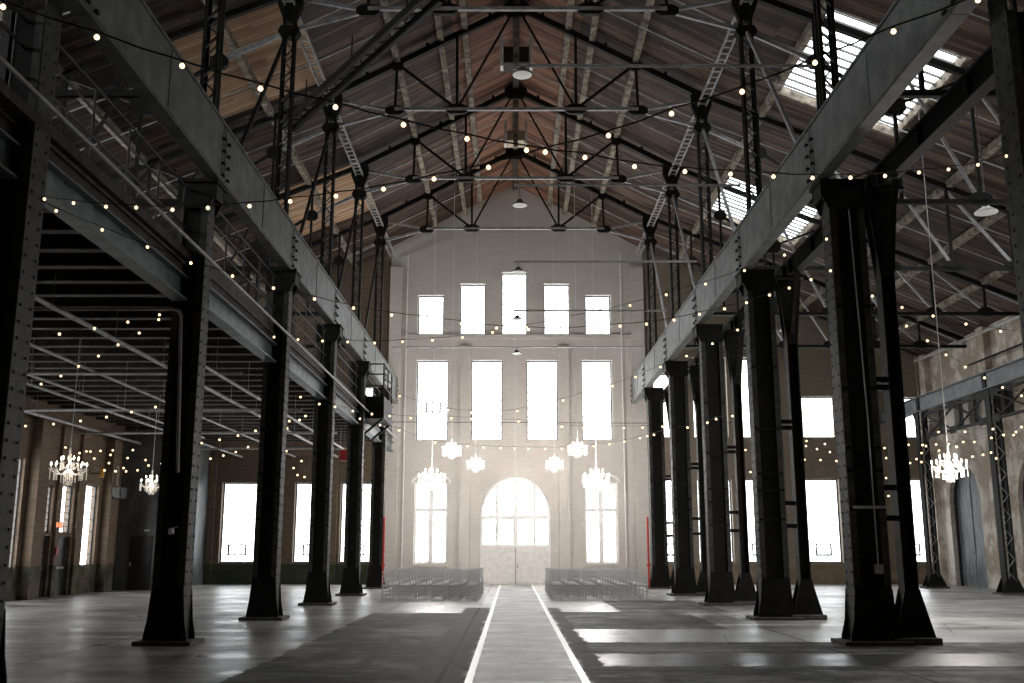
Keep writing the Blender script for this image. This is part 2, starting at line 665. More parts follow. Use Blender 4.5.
def window(x0, x1, z0, z1, y, plane='xz', nx=2, nz=3, fm='dark_frame', fw=0.06, mw=0.03, vent=None, sgn=1, glass='window_glass', light=True, name=None, label=None):
    WIN_N[0] += 1
    root = bpy.data.objects.new(name or 'window_%d' % WIN_N[0], None)
    COL.objects.link(root)
    struct(root, label)
    def B(mb, a0, a1, b0, b1, t=0.05, off=0.0):
        yy = y + off
        return mb.box(a0, a1, yy, yy + t, b0, b1) if plane == 'xz' else mb.box(yy, yy + t, a0, a1, b0, b1)
    m = MB()
    B(m, x0, x0 + fw, z0, z1)
    B(m, x1 - fw, x1, z0, z1)
    B(m, x0 + fw, x1 - fw, z0, z0 + fw)
    B(m, x0 + fw, x1 - fw, z1 - fw, z1)
    m.build('window_frame', fm, root)
    m = MB()
    for i in range(1, nx):
        x = x0 + (x1 - x0) * i / nx
        B(m, x - mw / 2, x + mw / 2, z0 + fw, z1 - fw, 0.03, 0.01)
    for i in range(1, nz):
        z = z0 + (z1 - z0) * i / nz
        B(m, x0 + fw, x1 - fw, z - mw / 2, z + mw / 2, 0.03, 0.011)
    if nx > 1 or nz > 1:
        m.build('glazing_bar', fm, root)
    B(MB(), x0 + fw, x1 - fw, z0 + fw, z1 - fw, 0.006, 0.03).build('window_pane', glass, root)
    if vent:
        a0, a1, b0, b1 = vent
        m = MB()
        t = 0.07
        B(m, a0, a1, b0, b0 + t, 0.06, -0.03)
        B(m, a0, a1, b1 - t, b1, 0.06, -0.03)
        B(m, a0, a0 + t, b0, b1, 0.06, -0.03)
        B(m, a1 - t, a1, b0, b1, 0.06, -0.03)
        m.build('vent_sash', 'dark_frame', root)
    if light:
        cx, cz = (x0 + x1) / 2, (z0 + z1) / 2
        if plane == 'xz':
            portal((cx, y + 0.25 * sgn, cz), (-PI / 2, 0, 0) if sgn > 0 else (PI / 2, 0, 0), x1 - x0, z1 - z0)
        else:
            portal((y + 0.25 * sgn, cx, cz), (0, PI / 2, 0) if sgn > 0 else (0, -PI / 2, 0), z1 - z0, x1 - x0)
    return root


# ---- end wall of the nave (painted brick)
NX0, NX1 = -6.12, 6.6
up = [(-4.73, -3.43, 12.18, 14.2), (-2.62, -1.34, 12.18, 14.79), (-0.52, 0.76, 12.18, 15.38), (1.6, 2.9, 12.18, 14.79), (3.68, 4.96, 12.18, 14.2)]
midw = [(-4.73, -3.16, 6.88, 10.86), (-2.02, -0.48, 6.88, 10.86), (0.73, 2.27, 6.88, 10.86), (3.45, 4.95, 6.88, 10.86)]
low = [(-4.73, -3.12, 0.95, 4.84), (3.52, 5.1, 0.95, 4.84)]
arch = (-1.54, 1.88, 0.0, 5.1)
ZS = 3.35
m = MB()
holes_wall(m, NX0, NX1, 0, 15.9, up + midw + low + [arch], lambda a, b, c, d: m.box(a, b, YE, YE + WT, c, d))
m.prism([(NX0, 15.9), (NX1, 15.9), (NX1, zr(NX1) + 0.3), (XC + H1, ZH + 0.3), (XC, zr(XC) + 0.3), (XC - H1, ZH + 0.3), (NX0, zr(NX0) + 0.3)], YE, YE + WT)
spandrels(m, arch[0], arch[1], ZS, arch[3], YE, YE + WT, 'xz')
struct(m.build('wall_end', 'painted_brick'))
# raised pilasters, corbel band and side panels of the end wall
pil = [(-2.56, -2.02, 0, 11.55, 0.14), (2.27, 2.82, 0, 11.55, 0.14)]
for i, (a, b, c, d, t) in enumerate(pil):
    struct(MB().box(a, b, YE - t, YE + 0.01, c, d).build('trim_%d' % (i + 1), 'painted_brick'))
struct(MB().box(NX0, NX1, YE - 0.1, YE + 0.01, 11.95, 12.14).build('trim_3', 'painted_brick'))
struct(MB().box(NX0, -5.55, YE - 0.22, YE + 0.01, 0, 15.6).build('trim_4', 'painted_brick'))
struct(MB().box(5.95, NX1, YE - 0.22, YE + 0.01, 0, 15.6).build('trim_5', 'painted_brick'))
for k, (a, b, c, d) in enumerate(up + midw + low):
    m = MB().box(a - 0.05, b + 0.05, YE - 0.07, YE + 0.05, c - 0.13, c)
    struct(m.build('trim_%d' % (6 + k), 'painted_brick'))
for k, r in enumerate(up):
    window(*r, YE + 0.28, nx=3, nz=6, mw=0.025)
for k, r in enumerate(midw):
    window(*r, YE + 0.28, nx=4, nz=10, mw=0.025, vent=(-4.27, -3.52, 8.26, 8.78) if k == 0 else None)
for k, r in enumerate(low):
    rt = window(*r, YE + 0.28, nx=6, nz=12, mw=0.02, fm='white_frame', fw=0.1)
    mx = (r[0] + r[1]) / 2
    MB().box(mx - 0.11, mx + 0.11, YE + 0.2, YE + 0.36, r[2] + 0.1, r[3] - 0.1).build('mullion', 'white_frame', rt)
    MB().box(r[0] + 0.1, r[1] - 0.1, YE + 0.21, YE + 0.35, 3.42, 3.58).build('transom', 'white_frame', rt)
    # shallow brick hood above
    p = [(mx + (r[1] - r[0] + 0.3) / 2 * math.cos(PI * t / 10), r[3] + 0.02 + 0.42 * math.sin(PI * t / 10)) for t in range(11)]
    h = MB()
    for a, b in zip(p[:-1], p[1:]):
        h.prism([a, b, (b[0] * 0.95 + mx * 0.05, b[1] - 0.12), (a[0] * 0.95 + mx * 0.05, a[1] - 0.12)], YE - 0.09, YE + 0.01)
    struct(h.build('trim_%d' % (30 + k), 'white_paint'))

# arched fanlight above the double door
rt = bpy.data.objects.new('window_arched', None)
COL.objects.link(rt)
struct(rt)
fy0, fy1 = YE + 0.2, YE + 0.34
po, pi_ = arch_pts(arch[0], arch[1], ZS, arch[3], 24), arch_pts(arch[0] + 0.13, arch[1] - 0.13, ZS, arch[3] - 0.13, 24)
m = MB()
for a, b, c, d in zip(po[:-1], po[1:], pi_[1:], pi_[:-1]):
    m.prism([a, b, c, d], fy0, fy1)
m.box(arch[0], arch[0] + 0.13, fy0, fy1, 1.8, ZS).box(arch[1] - 0.13, arch[1], fy0, fy1, 1.8, ZS)
m.box(arch[0], arch[1], fy0 - 0.05, fy1, 1.72, 1.86)
m.build('window_frame', 'white_frame', rt)
def archz(x, t=0.1):
    c, r = (arch[0] + arch[1]) / 2, (arch[1] - arch[0]) / 2
    return ZS + (arch[3] - ZS) * math.sqrt(max(0, 1 - ((x - c) / r) ** 2)) - t
for x, wd in ((0.17, 0.24), (-0.73, 0.15), (1.09, 0.15)):
    MB().box(x - wd / 2, x + wd / 2, fy0 + 0.01, fy1 - 0.01, 1.86, archz(x)).build('mullion', 'white_frame', rt)
MB().box(arch[0] + 0.13, arch[1] - 0.13, fy0 + 0.02, fy1 - 0.02, 3.05, 3.24).build('transom', 'white_frame', rt)
m = MB()
for i in range(1, 16):
    x = arch[0] + (arch[1] - arch[0]) * i / 16
    m.box(x - 0.01, x + 0.01, fy0 + 0.05, fy0 + 0.08, 1.86, archz(x))
for i in range(1, 8):
    z = 1.86 + i * 0.39
    hw = (arch[1] - arch[0]) / 2 * (1 if z < ZS else math.sqrt(max(0.02, 1 - ((z - ZS) / (arch[3] - ZS)) ** 2))) - 0.1
    m.box(XC + 0.02 - hw, XC + 0.02 + hw, fy0 + 0.052, fy0 + 0.078, z - 0.01, z + 0.01)
m.build('glazing_bar', 'white_frame', rt)
MB().prism([(arch[0] + 0.1, 1.86), (arch[1] - 0.1, 1.86)] + arch_pts(arch[0] + 0.1, arch[1] - 0.1, ZS, arch[3] - 0.1, 16), fy0 + 0.09, fy0 + 0.096).build('window_pane', 'window_glass', rt)
portal((0.17, YE + 0.4, 3.3), (-PI / 2, 0, 0), 3.0, 2.9)
# double door
dr = bpy.data.objects.new('door_1', None)
COL.objects.link(dr)
struct(dr, 'pale double door below the arched window')
for sx in (-1, 1):
    x0, x1 = (arch[0], 0.165) if sx < 0 else (0.175, arch[1])
    m = MB().box(x0, x1, YE + 0.12, YE + 0.2, 0.0, 1.76)
    leaf = m.build('door_leaf', 'white_paint', dr)
    m = MB()
    for z in (0.14, 0.86, 1.58):
        m.box(x0 + 0.06, x1 - 0.06, YE + 0.095, YE + 0.12, z - 0.08, z + 0.08)
    for x in (x0 + 0.08, (x0 + x1) / 2, x1 - 0.08):
        m.box(x - 0.07, x + 0.07, YE + 0.097, YE + 0.12, 0.22, 1.5)
    m.build('door_rail', 'white_paint', dr)
MB().box(0.155, 0.185, YE + 0.085, YE + 0.12, 0.01, 1.72).build('door_astragal', 'dark_frame', dr)
MB().tube([(0.27, YE + 0.06, 0.98), (0.27, YE + 0.03, 0.98), (0.27, YE + 0.03, 0.78), (0.27, YE + 0.06, 0.78)], 0.014, 6).build('door_handle', 'dark_frame', dr)

# ---- end walls of the aisles
lw = [(-14.05, -12.38, 1.0, 4.81), (-10.52, -8.88, 1.0, 4.81), (-8.3, -6.67, 1.0, 4.81)]
gw = [(-7.32, -6.5, 8.75, 9.95), (-8.15, -7.6, 8.75, 10.05)]
m = MB()
holes_wall(m, XL - 0.3, NX0, 0, 9.5, lw + gw, lambda a, b, c, d: m.box(a, b, YE, YE + WT, c, d))
holes = m
m.prism([(XL - 0.3, 9.5), (NX0, 9.5), (NX0, zr(NX0) + 0.25), (XL - 0.3, zr(XL - 0.3) + 0.25)], YE, YE + WT)
struct(m.build('wall_end_left', 'brown_brick'))
vents = [(-13.69, -12.8, 1.34, 1.88), (-10.09, -9.4, 1.34, 1.88), (-7.9, -7.1, 1.34, 1.88)]
for r, v in zip(lw, vents):
    window(*r, YE + 0.3, nx=5, nz=11, mw=0.02, vent=v)
for r in gw:
    window(*r, YE + 0.3, nx=2, nz=3)
for k, x in enumerate((-14.5, -11.5, -8.6)):
    struct(MB().box(x - 0.16, x + 0.16, YE - 0.16, YE + 0.01, 0, 6.2).build('trim_%d' % (40 + k), 'brown_brick'))
rw = [(6.9, 8.5, 1.0, 4.98), (8.99, 10.66, 1.0, 4.98), (11.15, 12.8, 1.0, 4.98), (14.21, 15.88, 1.0, 4.98), (18.48, 20.08, 1.0, 4.98)]
ru = [(7.0, 8.6, 7.0, 10.2), (8.94, 10.63, 7.0, 11.0), (10.92, 12.61, 7.0, 11.0), (14.29, 15.95, 7.0, 9.05), (18.6, 20.06, 7.0, 9.0)]
m = MB()
holes_wall(m, NX1, XR + 0.3, 0, 11.0, rw + ru, lambda a, b, c, d: m.box(a, b, YE, YE + WT, c, d))
m.prism([(NX1, 11.0), (XR + 0.3, 11.0), (XR + 0.3, zr(XR + 0.3) + 0.25), (NX1, zr(NX1) + 0.25)], YE, YE + WT)
struct(m.build('wall_end_right', 'grey_brick'))
for r in rw:
    window(*r, YE + 0.3, nx=5, nz=12, mw=0.02, vent=(r[0] + 0.42, r[0] + 1.2, 1.34, 1.92))
for r in ru:
    window(*r, YE + 0.3, nx=4, nz=6, mw=0.02)
for k, x in enumerate((13.4, 17.4, 20.2)):
    struct(MB().box(x - 0.2, x + 0.2, YE - 0.22, YE + 0.01, 0, 11).build('trim_%d' % (45 + k), 'grey_brick'))
for k, r in enumerate(rw):
    m = MB().box(r[0] - 0.12, r[1] + 0.12, YE - 0.06, YE + 0.05, r[2] - 0.12, r[2])
    struct(m.build('trim_%d' % (50 + k), 'grey_brick'))

# ---- left wall: tall windows and two doors with windows above
SW = 0.3
lwin = [(31.95, 33.95, 1.0, 4.65), (35.25, 36.3, 2.2, 3.85), (36.85, 38.0, 2.2, 3.95), (38.85, 40.25, 1.0, 4.1)]
ldoor = [(35.25, 36.3, 0.0, 2.1), (36.85, 38.0, 0.0, 2.1)]
lhid = [(y, y + 1.7, 1.0, 4.7) for y in (21.0, 24.5, 28.6)]  # unseen windows nearer the camera, added to light the left aisle
lgal = [(y, y + 1.3, 7.6, 9.3) for y in (33.0, 40.0)]
m = MB()
holes_wall(m, YB, YE + WT, 0, 10.3, lwin + ldoor + lhid + lgal, lambda a, b, c, d: m.box(XL - SW, XL, a, b, c, d))
struct(m.build('wall_left', 'side_brick'))
for r in lwin + lhid + lgal:
    window(*r, XL - 0.17, plane='yz', nx=3, nz=7, mw=0.02, sgn=-1)
for k, r in enumerate(ldoor):
    d = bpy.data.objects.new('door_%d' % (2 + k), None)
    COL.objects.link(d)
    struct(d, 'black door in the left brick wall')
    MB().box(XL - 0.22, XL - 0.16, r[0] + 0.05, r[1] - 0.05, 0.0, 2.08).build('door_leaf', 'black_paint', d)
    MB().box(XL - 0.23, XL - 0.14, r[0], r[0] + 0.06, 0, 2.1).box(XL - 0.23, XL - 0.14, r[1] - 0.06, r[1], 0, 2.1).box(XL - 0.23, XL - 0.14, r[0], r[1], 2.06, 2.12).build('door_frame', 'dark_frame', d)
    MB().box(XL - 0.16, XL - 0.08, r[0] + 0.2, r[1] - 0.2, 0.95, 1.02).build('door_handle', 'pale_bar', d)
for k, (a, b) in enumerate(((30.9, 31.8), (34.25, 35.05), (36.45, 36.72), (38.15, 38.7), (40.6, 41.4))):
    struct(MB().box(XL, XL + (0.35 if b - a > 0.6 else 0.12), a, b, 0, 6.0).build('trim_%d' % (60 + k), 'side_brick'))

# ---- right wall: arched wooden doors and boarded upper windows
rarch = [(44.47, 47.64, 5.42), (37.6, 41.15, 5.42)]
rup = [(47.3, 48.6), (45.35, 46.35), (43.7, 44.85), (40.7, 42.0), (38.4, 39.7), (36.0, 37.3)]
rhid = [(y, y + 1.8, 6.9, 8.7) for y in (25.0, 30.0)]  # upper windows out of view, added to bring daylight to the right side
rhid2 = [(y, y + 2.4, 0.9, 5.0) for y in (21.0, 26.0, 31.5)]  # lower windows out of view, likewise added for daylight
m = MB()
rects = [(a, b, 0.0, t) for a, b, t in rarch] + [(a, b, 7.0, 8.6) for a, b in rup] + rhid + rhid2
holes_wall(m, YB, YE + WT, 0, 11.2, rects, lambda a, b, c, d: m.box(XR, XR + 0.6, a, b, c, d))
for a, b, t in rarch:
    spandrels(m, a, b, 3.6, t, XR, XR + 0.6, 'yz')
struct(m.build('wall_right', 'limewashed_brick'))
for k, (a, b, t) in enumerate(rarch):
    d = bpy.data.objects.new('door_%d' % (4 + k), None)
    COL.objects.link(d)
    struct(d, 'tall arched door of weathered blue-grey boards')
    pts = arch_pts(a, b, 3.6, t, 20)
    MB().prism([(a, 0.0), (b, 0.0)] + pts, XR + 0.3, XR + 0.38, 'yz').build('door_leaf', 'weathered_door', d)
    m = MB()
    for i in range(5):
        m.box(XR + 0.28, XR + 0.3, a + 0.55, b - 0.1, 0.3 + i * 0.24, 0.42 + i * 0.24)
    m.build('door_slat', 'weathered_door', d)
    MB().box(XR + 0.27, XR + 0.3, (a + b) / 2 - 0.03, (a + b) / 2 + 0.03, 0.05, t - 0.1).build('door_astragal', 'weathered_door', d)
    m = MB()
    q = arch_pts(a + 0.1, b - 0.1, 3.6, t - 0.1, 20)
    for p0, p1, q1, q0 in zip(pts[:-1], pts[1:], q[1:], q[:-1]):
        m.prism([p0, p1, q1, q0], XR + 0.2, XR + 0.42, 'yz')
    m.box(XR + 0.2, XR + 0.42, a, a + 0.1, 0, 3.6).box(XR + 0.2, XR + 0.42, b - 0.1, b, 0, 3.6)
    m.build('door_frame', 'black_paint', d)
for k, (a, b) in enumerate(rup):
    WIN_N[0] += 1
    d = bpy.data.objects.new('window_%d' % WIN_N[0], None)
    COL.objects.link(d)
    struct(d, 'boarded upper window in the right wall')
    MB().box(XR + 0.3, XR + 0.34, a, b, 7.0, 8.6).build('window_board', 'weathered_door' if k < 3 else 'black_paint', d)
    MB().box(XR + 0.26, XR + 0.3, a, a + 0.07, 7, 8.6).box(XR + 0.26, XR + 0.3, b - 0.07, b, 7, 8.6).box(XR + 0.26, XR + 0.3, a, b, 7, 7.07).box(XR + 0.26, XR + 0.3, a, b, 8.53, 8.6).build('window_frame', 'dark_frame', d)
for r in rhid + rhid2:
    window(*r, XR + 0.4, plane='yz', nx=4, nz=5, sgn=1)
for k, y in enumerate((48.9, 42.55, 35.6, 29.0)):
    struct(MB().box(XR - 0.3, XR + 0.01, y - 0.35, y + 0.35, 0, 11).build('trim_%d' % (70 + k), 'limewashed_brick'))

# ---- wall behind the camera
m = MB().box(XL - SW, XR + SW, YB - 0.5, YB, 0, 11)
m.prism([(XL - SW, 11), (XR + SW, 11), (XC + H1, ZH + 0.3), (XC, zr(XC) + 0.3), (XC - H1, ZH + 0.3)], YB - 0.5, YB)
struct(m.build('wall_front', 'brown_brick'))

# ---- roof deck (four slopes, openings for the skylights)
SKY = [(24.7, 30.1), (37.3, 42.0)]
SX0, SX1 = 8.45, 12.2


def slab(name, x0, x1, y0, y1, mat='roof_planks', lift=0.0, th=0.1):
    z0, z1 = zr(x0) + DECK + lift, zr(x1) + DECK + lift
    m = MB()
    m.quad_box([(x0, y0, z0), (x1, y0, z1), (x1, y1, z1), (x0, y1, z0), (x0, y0, z0 + th), (x1, y0, z1 + th), (x1, y1, z1 + th), (x0, y1, z0 + th)])
    return m.build(name, mat)


XLO, XRO = XL - 0.6, XR + 0.6
KL, KR = XC - H1, XC + H1
struct(slab('ceiling_1', KL, XC - 2.15, YB - 0.4, YE + WT))
struct(slab('ceiling_2', XC + 2.15, KR, YB - 0.4, YE + WT))
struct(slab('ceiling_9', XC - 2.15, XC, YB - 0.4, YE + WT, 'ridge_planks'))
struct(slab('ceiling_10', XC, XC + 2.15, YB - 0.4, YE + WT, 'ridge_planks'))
struct(slab('ceiling_3', XLO, KL, YB - 0.4, YE + WT))
struct(slab('ceiling_4', KR, SX0, YB - 0.4, YE + WT))
struct(slab('ceiling_5', SX1, 15.9, YB - 0.4, YE + WT))
struct(slab('ceiling_11', 15.9, 19.3, YB - 0.4, 17.0))
struct(slab('ceiling_12', 15.9, 19.3, 28.6, YE + WT))
struct(slab('ceiling_13', 19.3, XRO, YB - 0.4, YE + WT))
portal((17.6, 22.8, zr(17.6) + DECK + 0.3), (0, math.atan(0.41), 0), 3.6, 11.6)  # unseen roof opening, added so sky light reaches the right wall and floor
HS = (15.9, 19.3, 17.0, 28.6)
ys = [YB - 0.4, SKY[0][0], SKY[0][1], SKY[1][0], SKY[1][1], YE + WT]
for k in (0, 2, 4):
    struct(slab('ceiling_%d' % (6 + k // 2), SX0, SX1, ys[k], ys[k + 1]))
# lighter brown boards over two bays of the left slope
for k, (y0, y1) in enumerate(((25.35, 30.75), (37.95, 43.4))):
    o = slab('roof_patch', -9.6, KL - 0.12, y0, y1, 'pale_planks', -0.03, 0.025)
    tag(o, 'patch of light-brown boards on the left roof slope, %s one' % ('nearer' if k == 0 else 'farther'), 'roof boards', 'light-brown board patches in the left roof')
# skylights
for k, (y0, y1) in enumerate(SKY):
    WIN_N[0] += 1
    d = bpy.data.objects.new('window_%d' % WIN_N[0], None)
    COL.objects.link(d)
    struct(d, 'glazed skylight in the right roof slope, %s one' % ('nearer' if k == 0 else 'farther'))
    Z = lambda x, l=0.0: zr(x) + DECK + l
    m = MB()
    for y in (y0, y1 - 0.1):
        m.quad_box([(SX0, y, Z(SX0)), (SX1, y, Z(SX1)), (SX1, y + 0.1, Z(SX1)), (SX0, y + 0.1, Z(SX0)), (SX0, y, Z(SX0, .3)), (SX1, y, Z(SX1, .3)), (SX1, y + 0.1, Z(SX1, .3)), (SX0, y + 0.1, Z(SX0, .3))])
    for x in (SX0, SX1 - 0.1):
        m.box(x, x + 0.1, y0, y1, Z(x), Z(x) + 0.3)
    m.build('window_frame', 'old_whitewash', d)
    nb = 13
    m = MB()
    for i in range(1, nb):
        y = y0 + (y1 - y0) * i / nb
        m.bar((SX0, y, Z(SX0, .2)), (SX1, y, Z(SX1, .2)), 0.055, 0.06)
    m.build('glazing_bar', 'dark_frame', d)
    xm = 10.15
    m = MB().bar((xm, y0, Z(xm, .12)), (xm, y1, Z(xm, .12)), 0.3, 0.16)
    m.build('window_rail', 'roof_planks', d)
    m = MB()
    m.quad_box([(SX0, y0, Z(SX0, .24)), (SX1, y0, Z(SX1, .24)), (SX1, y1, Z(SX1, .24)), (SX0, y1, Z(SX0, .24)), (SX0, y0, Z(SX0, .25)), (SX1, y0, Z(SX1, .25)), (SX1, y1, Z(SX1, .25)), (SX0, y1, Z(SX0, .25))])
    m.build('window_pane', 'window_glass', d)
    cx = (SX0 + SX1) / 2
    portal((cx, (y0 + y1) / 2, Z(cx, .32)), (0, math.atan(0.41), 0), (SX1 - SX0) * 1.08, y1 - y0)

# ---------------------------------------------------------------- steel columns
def column_parts(root, W, D, zt, side):
    """shaft centred on the root, flanges facing +-X, open web towards the viewer; side=+1: nave lies at +X"""
    h, d = W / 2, D / 2
    MB().box(-W * 0.95, W * 0.95, -d - 0.2, d + 0.2, 0, 0.07).build('base_plate', 'concrete_foot', root, bevel=0.01)
    for sx in (-1, 1):
        m = MB().box(sx * h - 0.014, sx * h + 0.014, -d, d, 0.07, zt)
        for sy in (-1, 1):
            m.box(sx * h - (0.11 if sx > 0 else 0), sx * h + (0 if sx > 0 else 0.11), sy * d - 0.012, sy * d + 0.012, 0.07, zt)
            z = 0.2
            while z < zt:
                m.rivet((sx * (h + 0.014), sy * d * 0.62, z), (sx, 0, 0), 0.026)
                z += 0.21
        m.build('flange_plate', 'riveted_steel', root)
    MB().box(-h + 0.014, h - 0.014, -d + 0.05, -d + 0.07, 0.07, zt).build('web_plate', 'black_steel', root)
    for z in (0.95, 2.35, 3.05, 3.45, 4.55, 6.1):
        MB().box(-h, h, -d - 0.02, -d + 0.005, z - 0.03, z + 0.03).build('batten', 'black_steel', root)
    for sy in (-1, 1):
        y = sy * (d + 0.02)
        m = MB().prism([(-W * 0.72, 0.07), (W * 0.72, 0.07), (W * 0.7, 0.16), (h + 0.06, 0.42), (h + 0.015, 0.95), (-h - 0.015, 0.95), (-h - 0.06, 0.42), (-W * 0.7, 0.16)], y - 0.012, y + 0.012)
        for k in range(5):
            m.rivet((-h * 1.2 + k * h * 0.6, y + sy * 0.012, 0.2), (0, sy, 0), 0.022)
        m.build('base_gusset', 'black_steel', root)
    # spreading cap under the crane girder
    m = MB()
    for sy in (-1, 1):
        y = sy * (d + 0.03)
        pts = [(-h - 0.04, zt - 0.5), (h + 0.04, zt - 0.5), (h + 0.1, zt - 0.36), (h + 0.17, zt - 0.22), (h + 0.17, zt), (-h - 0.03, zt), (-h - 0.03, zt - 0.12)]
        m.prism([(a * side, b) for a, b in pts], y - 0.015, y + 0.015)
    a, b = sorted((-side * (h + 0.04), side * (h + 0.2)))
    m.box(a, b, -d - 0.12, d + 0.12, zt, zt + 0.05)
    for k in range(2):
        x = side * (h + 0.04 + 0.1 * k)
        m.box(x - 0.02, x + 0.02, -d - 0.02, d + 0.02, zt - 0.3, zt)
    m.build('cap_bracket', 'black_steel', root)


LCX = [-6.36, -6.1, -5.93, -5.86, -5.84, -5.8]
ZT = 8.54
first = None
where = ['at the left edge of the photo', 'second from camera', 'third from camera', 'fourth from camera', 'fifth from camera', 'last, beside the end wall']
for i, (x, y) in enumerate(zip(LCX, ROWS)):
    lab = 'dark riveted steel column of the left row, ' + where[i]
    if first is None:
        first = thing('steel_column', lab, 'column', (x, y, 0), 0, 'left main columns')
        column_parts(first, 0.54, 0.44, ZT, 1)
    else:
        dup(first, lab, (x, y, 0))
RCX = [6.78, 6.4, 6.3, 6.3, 6.28, 6.3]
first = None
where[0] = 'at the right edge of the photo'
for i, (x, y) in enumerate(zip(RCX, ROWS)):
    lab = 'broad dark riveted steel column of the right row, ' + where[i]
    if first is None:
        first = thing('steel_column', lab, 'column', (x, y, 0), 0, 'right main columns')
        column_parts(first, 0.64, 0.46, ZT, -1)
    else:
        dup(first, lab, (x, y, 0))

for xx, ww in ((LCX[0], 0.54), (RCX[0], 0.64)):
    c = [o for o in S.objects if o.get('category') == 'column' and abs(o.location.x - xx) < 1e-4][0]
    for ch in [k for k in c.children if k.name.startswith('cap_bracket')]:
        bpy.data.objects.remove(ch)
    for sx in (-1, 1):
        m = MB().box(sx * ww / 2 - 0.014, sx * ww / 2 + 0.014, -0.22, 0.22, ZT, 10.4)
        for k in range(9):
            for sy in (-1, 1):
                m.rivet((sx * (ww / 2 + 0.014), sy * 0.14, ZT + 0.15 + 0.21 * k), (sx, 0, 0), 0.026)
        m.build('shaft_extension', 'riveted_steel', c)

# slender secondary columns beside the right row
def slender(root):
    MB().box(-0.42, 0.42, -0.3, 0.3, 0, 0.12).build('footing', 'concrete_foot', root, bevel=0.02)
    m = MB().box(-0.13, -0.1, -0.15, 0.15, 0.12, 7.4).box(0.1, 0.13, -0.15, 0.15, 0.12, 7.4).box(-0.1, 0.1, -0.012, 0.012, 0.12, 7.4)
    m.build('shaft', 'black_steel', root)
    m = MB()
    for sy in (-1, 1):
        m.prism([(-0.36, 0.12), (0.36, 0.12), (0.13, 0.95), (-0.13, 0.95)], sy * 0.16 - 0.01, sy * 0.16 + 0.01)
    m.build('base_gusset', 'black_steel', root)
    for sy in (-1, 1):
        MB().prism([(-0.13, 6.7), (0.13, 6.7), (0.3, 8.36), (-0.3, 8.36)], sy * 0.14 - 0.012, sy * 0.14 + 0.012).build('head_gusset', 'black_steel', root)
    for sy in (-1, 1):
        MB().bar((0, sy * 0.12, 7.0), (0.0, sy * 0.9, 8.38), 0.1, 0.14).build('knee_brace', 'black_steel', root)
    MB().box(-0.34, 0.34, -0.4, 0.4, 8.36, 8.41).build('cap_plate', 'black_steel', root)
    for z in (2.2, 2.75, 4.6, 4.75):
        MB().box(-0.62, -0.1, -0.06, 0.06, z - 0.05, z + 0.05).build('tie_strut', 'black_steel', root)


first = None
for i, y in enumerate(ROWS):
    lab = 'slender steel post with spread foot beside right column, %s from camera' % (ORD[i] if i else 'first')
    if first is None:
        first = thing('steel_post', lab, 'column', (7.5, y, 0), 0, 'slender posts of the right row')
        slender(first)
    else:
        dup(first, lab, (7.12 if i == 1 else 7.05, y, 0))

# ---------------------------------------------------------------- crane girders, one per bay
SPANS = [(-6.0, 5.9)] + list(zip([5.9] + ROWS, ROWS + [49.3]))
def crane_girder(y0, y1, xi, sgn, label, group):
    """xi: nave face; sgn: direction from the face into the girder"""
    xo = xi + sgn * 0.16
    r = thing('crane_girder', label, 'girder', (xi, y0, ZT + 0.05), 0, group, True)
    a, b = min(xi, xo), max(xi, xo)
    MB().box(xi - 0.012, xi + 0.012, y0 + 0.02, y1 - 0.02, 8.65, 9.78).build('side_plate', 'girder_paint', r)
    MB().box(xo - 0.012, xo + 0.012, y0 + 0.02, y1 - 0.02, 8.65, 9.78).build('side_plate', 'girder_paint', r)
    MB().box(a - 0.04, b + 0.04, y0 + 0.01, y1 - 0.01, 8.61, 8.65).box(xi - 0.05, xi + 0.05, y0 + 0.01, y1 - 0.01, 8.65, 8.7).build('bottom_flange', 'girder_paint', r)
    f0, f1 = sorted((xi - sgn * 0.05, xi + sgn * 0.62))
    MB().box(f0, f1, y0 + 0.01, y1 - 0.01, 9.78, 9.83).build('top_flange', 'girder_paint', r)
    for k in range(3):
        y = y0 + 0.08 + (y1 - y0 - 0.16) * k / 2
        MB().box(xi - 0.025, xi + 0.025, y - 0.04, y + 0.04, 8.7, 9.76).build('stiffener', 'girder_paint', r)
    for y in (y0 + 0.15, y1 - 0.15):
        for k in range(4):
            m = MB()
            m.box(xi - sgn * 0.07 - 0.02, xi - sgn * 0.07 + 0.02, y - 0.045, y + 0.045, 8.7 + k * 0.25, 8.75 + k * 0.25)
            m.box(min(xi, xi - sgn * 0.07), max(xi, xi - sgn * 0.07), y - 0.02, y + 0.02, 8.71 + k * 0.25, 8.745 + k * 0.25)
            m.build('rail_bolt', 'black_steel', r)
    xr_ = xi + sgn * 0.08
    MB().box(xr_ - 0.03, xr_ + 0.03, y0 + 0.01, y1 - 0.01, 9.85, 9.94).box(xr_ - 0.06, xr_ + 0.06, y0 + 0.01, y1 - 0.01, 9.83, 9.85).build('crane_rail', 'black_steel', r)


